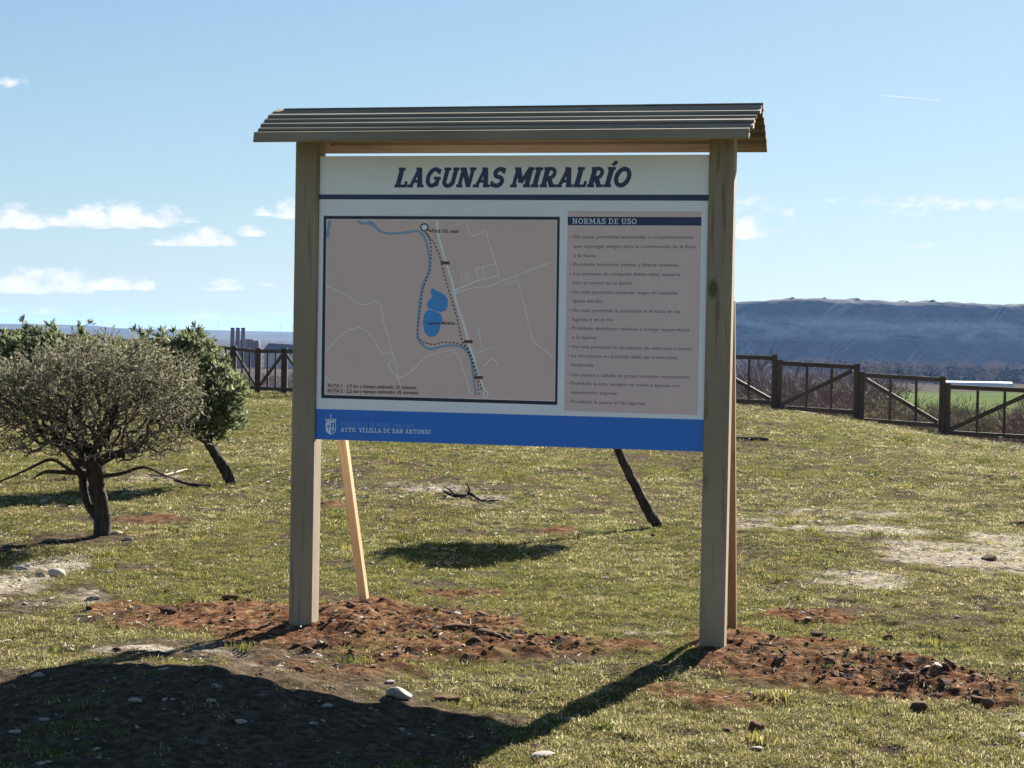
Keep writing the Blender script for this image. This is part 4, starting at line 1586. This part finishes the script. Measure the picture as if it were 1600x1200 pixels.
# brown thicket (left half of the right opening) then greener scrub
si = 0
for row, (Y, top) in enumerate([(43, 640), (50, 622), (60, 600), (72, 588), (88, 580)]):
    for px in range(1120, 1350, 22 + row * 2):
        x = (px + random.uniform(-9, 9) - 800) / CAM_F * Y
        y = Y + random.uniform(-2, 2)
        zt = CAM_H - (top + random.uniform(-6, 9) - (524.5 + (px - 800) * .0183)) / CAM_F * y
        g = float(H(x, y, False))
        s = max(.8, (zt - g))
        bare_shrub(x, y, s, si, 0 if (row > 0 or px > 1300) else 1)
        si += 1
for row, (Y, top) in enumerate([(40, 655), (45, 640), (52, 630), (62, 622)]):
    for px in range(1345, 1640, 34):
        x = (px + random.uniform(-12, 12) - 800) / CAM_F * Y
        y = Y + random.uniform(-1.5, 1.5)
        zt = CAM_H - (top + (px - 1350) * .03 + random.uniform(-12, 12) - (524.5 + (px - 800) * .0183)) / CAM_F * y
        g = float(H(x, y, False))
        s = max(.7, (zt - g))
        bare_shrub(x, y, s, si, 1 if random.random() < .55 and px < 1560 else 0)
        si += 1
# a few low ones beyond the left fence
for px, Y, top in ((352, 60, 588), (378, 75, 592), (425, 70, 596), (455, 62, 590), (330, 66, 575), (405, 90, 590), (440, 100, 585)):
    x = (px - 800) / CAM_F * Y
    g = float(H(x, Y, False))
    s = max(.8, CAM_H - (top - 518) / CAM_F * Y - g)
    o = bare_shrub(x, Y, s, si, 0)
    o['label'] = 'leafless greyish shrub down the bank beyond the left part of the fence'
    o['group'] = 'grey shrubs beyond the left fence'
    si += 1

# ------------------------------------------------------------------ far valley wood (one mass)
far_protos = []
for i in range(3):
    o = bare_proto(700 + i, 120, 420, .16)
    far_protos.append(o)
n = 9000
yv = 95 * (1130 / 95) ** (rng.random(n) ** .55)
xv = rng.uniform(-.34, .5, n) * yv
gap = ((xv > 88) & (yv > 370) & (yv < 650)) | ((xv / yv > .21) & (yv > 560) & (yv < 790)) | ((xv > 60) & (yv > 200) & (yv < 400) & (xv / yv > .2))
edge = vnoise(xv, yv, 45, 61)
keep = (~gap) & (edge > np.where(xv > 40, .38, .60))
xv, yv = xv[keep], yv[keep]
sv = rng.uniform(3.2, 7.5, len(xv)) * (.8 + .5 * edge[keep]) * np.where(xv > 40, 1, .5)
scatter('valley_wood', np.stack([xv, yv, H(xv, yv, False) - .3], -1), np.stack([xv * 0, xv * 0, rng.random(len(xv)) * 6.28], -1), np.stack([sv * 1.3, sv * 1.3, sv], -1),
        rng.integers(0, 3, len(xv)), far_protos, label='leafless brown riverside wood filling the valley below the mesa', cat='wood')
# dark evergreen line behind the crop field
t = NT('far_evergreen')
t.bsdf(t.ramp(t.noise(.4, 4), [(.35, (.02, .03, .02)), (.7, (.05, .065, .035))]), .95, None, .1)
M['far_green'] = t.m
cp = []
for i in range(3):
    P = crown_pts(260, [(0, 0, .5, .5, .5, .48), (.2, 0, .7, .3, .3, .28)])
    o = leaves(P, np.tile(np.array([0, 0, .6]), (len(P), 1)), .12, .3, .6, 'far_tree_kind_%d' % i, M['far_green'], None, 1.2)
    COL.objects.unlink(o)
    cp.append(o)
n = 420
xe = rng.uniform(95, 460, n)
ye = 812 + rng.normal(0, 14, n) + (xe - 95) * .12
xe2 = rng.uniform(150, 480, 260); ye2 = rng.uniform(760, 1120, 260)
xe3, ye3 = rng.normal(195, 12, 46), rng.normal(1010, 10, 46)
xe, ye = np.concatenate([xe, xe2, xe3]), np.concatenate([ye, ye2, ye3])
se = rng.uniform(3, 6.5, len(xe))
scatter('evergreen_belt', np.stack([xe, ye, H(xe, ye, False) - .2], -1), np.stack([xe * 0, xe * 0, rng.random(len(xe)) * 6.28], -1), np.stack([se * 1.3, se * 1.3, se], -1),
        rng.integers(0, 3, len(xe)), cp, label='dark evergreen tree belt behind the green field', cat='trees')

# greenhouse
gx0, gx1, gy = at(1476, 598, 760).x, at(1580, 598, 760).x, 760
gz = float(H((gx0 + gx1) / 2, gy, False))
gh = empty('greenhouse', ((gx0 + gx1) / 2, gy, gz))
tag(gh, 'long low white plastic greenhouse on the valley floor', 'greenhouse')
M['plastic'] = flat('white_plastic', (.6, .6, .58), .5, .3)
gtop = CAM_H - (596.6 - 537.6) / CAM_F * gy - gz
hw = (gx1 - gx0) / 2
prf = [(6 * math.cos(a) * .6, max(.4, gtop) * (math.sin(a) * .8 + .2)) for a in np.linspace(math.pi, 0, 9)]
prf = [(-3.6, -.6)] + prf + [(3.6, -.6)]
V = [(-hw, a, b) for a, b in prf] + [(hw, a, b) for a, b in prf]
nP = len(prf)
mesh_obj('tunnel_cover', V, [(i, i + 1, i + 1 + nP, i + nP) for i in range(nP - 1)] + [tuple(range(nP)), tuple(range(2 * nP - 1, nP - 1, -1))], M['plastic'], gh)
M['metal'] = flat('grey_metal', (.3, .31, .32), .5, .5)
for i in range(5):
    x = -hw + .2 + i * (2 * hw - .4) / 4
    V = [(x - .1, a * 1.01, b * 1.01 + .03) for a, b in prf] + [(x + .1, a * 1.01, b * 1.01 + .03) for a, b in prf]
    mesh_obj('hoop', V, [(j, j + 1, j + 1 + nP, j + nP) for j in range(nP - 1)], M['metal'], gh)

# farm house specks at the foot of the mesa
fh = empty('farmhouse', (at(1362, 562, 980).x, 980, float(H(196, 980, False))))
tag(fh, 'tiny pale farmhouse at the foot of the mesa', 'house')
M['plaster'] = flat('pale_plaster', (.5, .47, .43), .8, .2)
M['tiles'] = flat('dull_tiles', (.22, .14, .11), .8, .2)
mesh_obj('wall', box_verts(-5, 5, -3, 3, -1, 4.4), BOXF, M['plaster'], fh)
mesh_obj('roof', [(-5.4, -3.4, 4.4), (5.4, -3.4, 4.4), (5.4, 3.4, 4.4), (-5.4, 3.4, 4.4), (-5.4, 0, 6.2), (5.4, 0, 6.2)], [(0, 1, 5, 4), (3, 4, 5, 2), (0, 4, 3), (1, 2, 5), (0, 3, 2, 1)], M['tiles'], fh)

# ------------------------------------------------------------------ ruined works with three chimneys
YR = 820
M['old_brick'] = flat('old_brick', (.13, .075, .065), .9, .1, .25)
M['dark_roof'] = flat('dark_roof', (.05, .035, .035), .8, .2, .2)


def zr(py, px=400, Y=YR):
    return at(px, py, Y).z


for i, px in enumerate((363.3, 371.6, 379.8)):
    zb_, zt_ = -15.5, zr(512, px)
    o = empty('brick_chimney', (at(px, 530, YR).x, YR, zb_))
    tag(o, ['leftmost of three tapered brick chimneys beyond the fence', 'middle one of three tapered brick chimneys beyond the fence',
            'rightmost of three tapered brick chimneys beyond the fence, beside the ruined works'][i], 'chimney', 'three brick chimneys')
    h_ = zt_ - zb_
    V, Fc = [], []
    ns = 14
    prof = [(1.25, 0), (.92, h_ - .7)]
    for r_, z_ in prof:
        V += [(r_ * math.cos(6.2832 * k / ns), r_ * math.sin(6.2832 * k / ns), z_) for k in range(ns)]
    Fc = [(k, (k + 1) % ns, ns + (k + 1) % ns, ns + k) for k in range(ns)]
    mesh_obj('shaft', V, Fc, M['old_brick'], o, smooth=True)
    V = []
    for r_, z_ in ((1.0, h_ - .7), (1.02, h_), (.7, h_), (.7, h_ - .7)):
        V += [(r_ * math.cos(6.2832 * k / ns), r_ * math.sin(6.2832 * k / ns), z_) for k in range(ns)]
    Fc = [(j * ns + k, j * ns + (k + 1) % ns, (j + 1) * ns + (k + 1) % ns, (j + 1) * ns + k) for j in range(3) for k in range(ns)]
    mesh_obj('cap', V, Fc, M['dark_roof'], o, smooth=True)
xl, xr = at(366, 530, YR + 4).x, at(404, 530, YR + 4).x
ru = empty('ruined_works', ((xl + xr) / 2, YR + 6, -15.5))
tag(ru, 'ruined brick works building with a broken top edge beside the chimneys', 'ruin')
hw = (xr - xl) / 2
ht_ = zr(530, 395) + 15.5
top = [(-hw, ht_ - 1), (-hw * .4, ht_ - .4), (-hw * .3, ht_), (hw * .5, ht_ - .1), (hw * .55, ht_ - .7), (hw * .92, ht_ - .5), (hw, ht_ - 2.6)]
prf = [(-hw, 0)] + top + [(hw, 0)]
nP = len(prf)
V = [(a, 0, b) for a, b in prf] + [(a, 5, b) for a, b in prf]
mesh_obj('wall', V, [tuple(range(nP)), tuple(range(2 * nP - 1, nP - 1, -1))] + [(i, i + nP, (i + 1) % nP + nP, (i + 1) % nP) for i in range(nP)], M['old_brick'], ru)
M['hole'] = flat('dark_opening', (.03, .03, .03), .9, .1)
for j in range(4):
    x = -hw * .1 + j * hw * .27
    for z in (ht_ - 2.2, ht_ - 3.9):
        mesh_obj('window', box_verts(x - .32, x + .32, -.05, .1, z - .5, z + .5), BOXF, M['hole'], ru)
xl, xr = at(413, 540, YR + 10).x, at(500, 540, YR + 10).x
wh = empty('long_shed', ((xl + xr) / 2, YR + 12, -15.5))
tag(wh, 'long dark-roofed shed right of the ruined works, partly hidden by the sign post', 'shed')
hw = (xr - xl) / 2
h0, h1, h2 = zr(547, 430) + 15.5, zr(536.5, 425) + 15.5, zr(541, 480) + 15.5
V = box_verts(-hw, hw, -2, 4, 0, h0)
mesh_obj('wall', V, BOXF, M['plaster'], wh)
V = [(-hw - .4, -2.5, h0), (hw + .4, -2.5, h0), (hw + .4, 4.5, h0), (-hw - .4, 4.5, h0), (-hw + 1.6, 1, h1), (hw - 1.6, 1, h2)]
mesh_obj('roof', V, [(0, 1, 5, 4), (1, 2, 5), (2, 3, 4, 5), (3, 0, 4), (0, 3, 2, 1)], M['dark_roof'], wh)
for j in range(7):
    x = -hw + 2 + j * 2 * hw / 7.5
    mesh_obj('window', box_verts(x - .5, x + .5, -2.06, -1.9, h0 - 2.2, h0 - .7), BOXF, M['hole'], wh)


# ------------------------------------------------------------------ hills
def hill_sheet(name, xs, ys, fz, mat):
    X, Y = np.meshgrid(xs, ys)
    Z, Yd = fz(X, Y)
    nr, nc = X.shape
    idx = np.arange(nr * nc).reshape(nr, nc)
    F = np.stack([idx[:-1, :-1], idx[:-1, 1:], idx[1:, 1:], idx[1:, :-1]], -1).reshape(-1, 4)
    o = mesh_obj(name, np.stack([X, Yd, Z], -1).reshape(-1, 3), F, mat, smooth=True)
    tag(o, kind='structure')
    return o


t = NT('mesa_scrub')
pos = t.tc.outputs['Object']
sepn = t.n.new('ShaderNodeSeparateXYZ')
t.l.new(pos, sepn.inputs[0])
n1 = t.noise(.035, 7, .65, pos)
n2 = t.noise(.016, 5, .6, t.mapping((1, .4, 4), pos, (0, .5, 0)), 1.2)
n3 = t.noise(.22, 5, .7, pos)
scrub = t.ramp(n1, [(.36, (.012, .016, .012)), (.5, (.04, .04, .03)), (.62, (.11, .10, .075))])
band = t.math('MULTIPLY', t.ramp(t.math('DIVIDE', sepn.outputs[2], 40.0), [(.0, 0.), (.12, .55), (.38, .75), (.55, .0)]), t.ramp(n2, [(.36, .05), (.58, 1.)]), True)
col = t.mix(band, scrub, t.ramp(n3, [(.3, (.30, .27, .24)), (.7, (.70, .64, .57))]))
uu = t.n.new('ShaderNodeCombineXYZ')
t.put(uu.inputs[0], t.math('SUBTRACT', sepn.outputs[0], t.math('MULTIPLY', sepn.outputs[2], 1.3)))
t.put(uu.inputs[1], t.math('MULTIPLY', sepn.outputs[2], .35))
gl = t.noise(.028, 4, .55, uu.outputs[0], .4)
trk = t.math('MULTIPLY', t.ramp(gl, [(.515, 0.), (.53, .55), (.56, 0.)]), t.ramp(t.noise(.019, 3, .6, pos), [(.50, 0.), (.62, 1.)]), True)
col = t.mix(trk, col, (.40, .38, .34))
t.bsdf(col, .95, t.bump(n3, 1.0, 1.5), .05)
M['mesa'] = t.m


def mesa_fz(X, Y):
    px = 800 + X / 1340 * CAM_F
    topy = np.interp(px, [880, 1010, 1145, 1200, 1260, 1330, 1400, 1450, 1500, 1600, 1900], [535, 500, 477, 472, 469, 469, 472, 474, 474, 477, 482])
    ztop = CAM_H + (524.5 + (px - 800) * .0183 - topy) / CAM_F * 1400
    ztop = np.where(px < 900, -14, ztop)
    tt = (Y - 1332) / 68
    g = np.abs(vnoise(X + Y * .25, Y * .3, 46, 71) - .5) * 2
    g2 = np.abs(vnoise(X - Y * .2, Y * .4, 17, 72) - .5) * 2
    g3 = np.abs(vnoise(X, Y, 7, 74) - .5) * 2
    s = sm(np.clip(tt, 0, 1))
    mid = np.sin(np.clip(s, 0, 1) * math.pi)
    z = -16 + (ztop + 16) * np.clip(s ** .8, 0, 1)
    z = z - mid * ((1 - g) * 9 + (1 - g2) * 4.5 + (1 - g3) * 1.5 - 5)
    z = z + (vnoise(X, Y, 25, 73) - .5) * 1.2 * (tt > .9) + (vnoise(X, Y, 6, 75) - .5) * .8 * (tt > .85)
    z = np.where(tt > 1, ztop + (vnoise(X, Y, 25, 73) - .5) * 1.8 + (vnoise(X, Y, 6, 75) - .5) * 1.3 + (vnoise(X, Y * 0, 5, 79) > .78) * 1.4 * (X > 210), z)
    z = np.where(Y > 1900, z - (Y - 1900) * .3, z)
    z = np.where((tt <= 0), -16.5, z)
    return z, Y


hill_sheet('mesa', np.linspace(20, 1100, 520), np.concatenate([np.linspace(1325, 1405, 120), np.linspace(1420, 2100, 20)]), mesa_fz, M['mesa'])

t = NT('far_hill')
pos = t.tc.outputs['Object']
t.bsdf(t.ramp(t.noise(.006, 6, .6, t.mapping((1, 1, 6), pos)), [(.35, (.018, .026, .02)), (.5, (.032, .04, .028)), (.7, (.07, .07, .055))]), .95, None, .05)
M['farhill'] = t.m


def ridge_fz(X, Y):
    px = 800 + X / 3500 * CAM_F
    topy = np.interp(px, [-400, 0, 20, 60, 120, 250, 450, 700, 900, 2000], [505, 506, 506, 511, 513, 515, 519.5, 523, 530, 545])
    ztop = CAM_H + (524.5 + (px - 800) * .0183 - topy) / CAM_F * 3600 + (vnoise(X, Y * 0, 160, 81) - .5) * 2.5
    tt = np.clip((Y - 3000) / 600, 0, 1)
    z = -16 + (ztop + 16) * sm(tt) + (vnoise(X, Y, 130, 82) - .5) * 10 * np.sin(tt * math.pi)
    z = np.where(Y > 4200, z - (Y - 4200) * .05, z)
    return z, Y


hill_sheet('distant_ridge', np.linspace(-3200, 1200, 260), np.concatenate([np.linspace(3000, 3650, 40), np.linspace(3700, 4800, 10)]), ridge_fz, M['farhill'])


# wind turbines on the ridge
turb = [(342, 'leftmost'), (160, ''), (204, ''), (440, '')]
for i, (px, _) in enumerate([(160, 0), (203, 0), (342, 0), (439, 0), (457, 0)]):
    q = at(px, 500, 3620)
    px_h = 13
    o = empty('wind_turbine', (q.x, 3620, float(ridge_fz(np.array([q.x]), np.array([3620.]))[0][0]) - 1))
    tag(o, ['tiny wind turbine on the far ridge above the left pine', 'tiny wind turbine on the far ridge, second from the left', 'tiny wind turbine on the far ridge just left of the three chimneys',
            'tiny wind turbine on the far ridge left of the sign post, farther from it', 'tiny wind turbine on the far ridge right beside the left sign post'][i], 'wind turbine', 'wind turbines on the ridge')
    hh = 13
    mesh_obj('tower', box_verts(-.35, .35, -.35, .35, 0, hh), BOXF, M['plaster'], o)
    for b in range(3):
        a = b * 2.094 + i
        dx, dz = math.cos(a), math.sin(a)
        mesh_obj('blade', [(-dz * .3, -.6, hh + dx * .3), (dz * .3, -.6, hh - dx * .3), (dx * 6, -.6, hh + dz * 6), (-dz * .3, -.4, hh + dx * .3), (dz * .3, -.4, hh - dx * .3), (dx * 6, -.4, hh + dz * 6)],
                 [(0, 1, 2), (5, 4, 3), (0, 3, 4, 1), (1, 4, 5, 2), (2, 5, 3, 0)], M['plaster'], o)


# ------------------------------------------------------------------ fallen wood
def fallen(pts_px, rads, label, mat, side=()):
    x0, y0 = G(*pts_px[0])
    root = empty('fallen_branch', (x0, y0, hz(x0, y0)))
    tag(root, label, 'branch')
    L = []
    for (px, py) in pts_px:
        x, y = G(px, py)
        L.append((x - x0, y - y0, hz(x, y) - root.location.z + .03))
    trunk_mesh('stem', L, rads, mat, root, ns=7, sub=3)
    for (i, dx, dy, dz) in side:
        a = L[i]
        trunk_mesh('side_twig', [a, (a[0] + dx * .5, a[1] + dy * .5, a[2] + dz * .7), (a[0] + dx, a[1] + dy, a[2] + dz)], [rads[i] * .6, rads[i] * .45, .003], mat, root, ns=5, sub=3)


fallen([(694, 774), (712, 780), (735, 778), (752, 786), (782, 788)], [.014, .02, .022, .012, .005], 'dark forked dead branch lying on the grass under the middle of the board', M['bark'],
       ((2, -.05, .05, .10), (1, -.12, .05, .08), (3, .12, .02, .03)))
fallen([(1148, 688), (1172, 689), (1201, 690)], [.03, .03, .025], 'straight black stick lying on the grass right of the right post', M['fence'])
fallen([(232, 745), (252, 748), (272, 744), (292, 738)], [.014, .016, .012, .004], 'pale bleached branch lying on the grass right of the grey shrub', M['dead'], ((1, .1, .1, .12), (2, .12, -.05, .06)))
fallen([(330, 763), (300, 762), (272, 758)], [.02, .016, .01], 'dark dead branch lying left of the leaning pine trunk', M['bark'])
fallen([(192, 778), (205, 777), (222, 776)], [.008, .008, .004], 'thin pale stick in the shade behind the grey shrub', M['dead'], ((0, -.02, 0, .12),))

# ------------------------------------------------------------------ haze
hzm, hn, hl = new_mat('haze')
pv = hn.new('ShaderNodeVolumePrincipled')
pv.inputs['Color'].default_value = (.28, .50, 1.0, 1)
pv.inputs['Density'].default_value = .00007
pv.inputs['Anisotropy'].default_value = .2
mo = hn.new('ShaderNodeOutputMaterial')
hl.new(pv.outputs[0], mo.inputs['Volume'])
hb = mesh_obj('haze', box_verts(-64500, 64500, -120, 14100, -19, 62), BOXF, hzm)
tag(hb, kind='stuff')
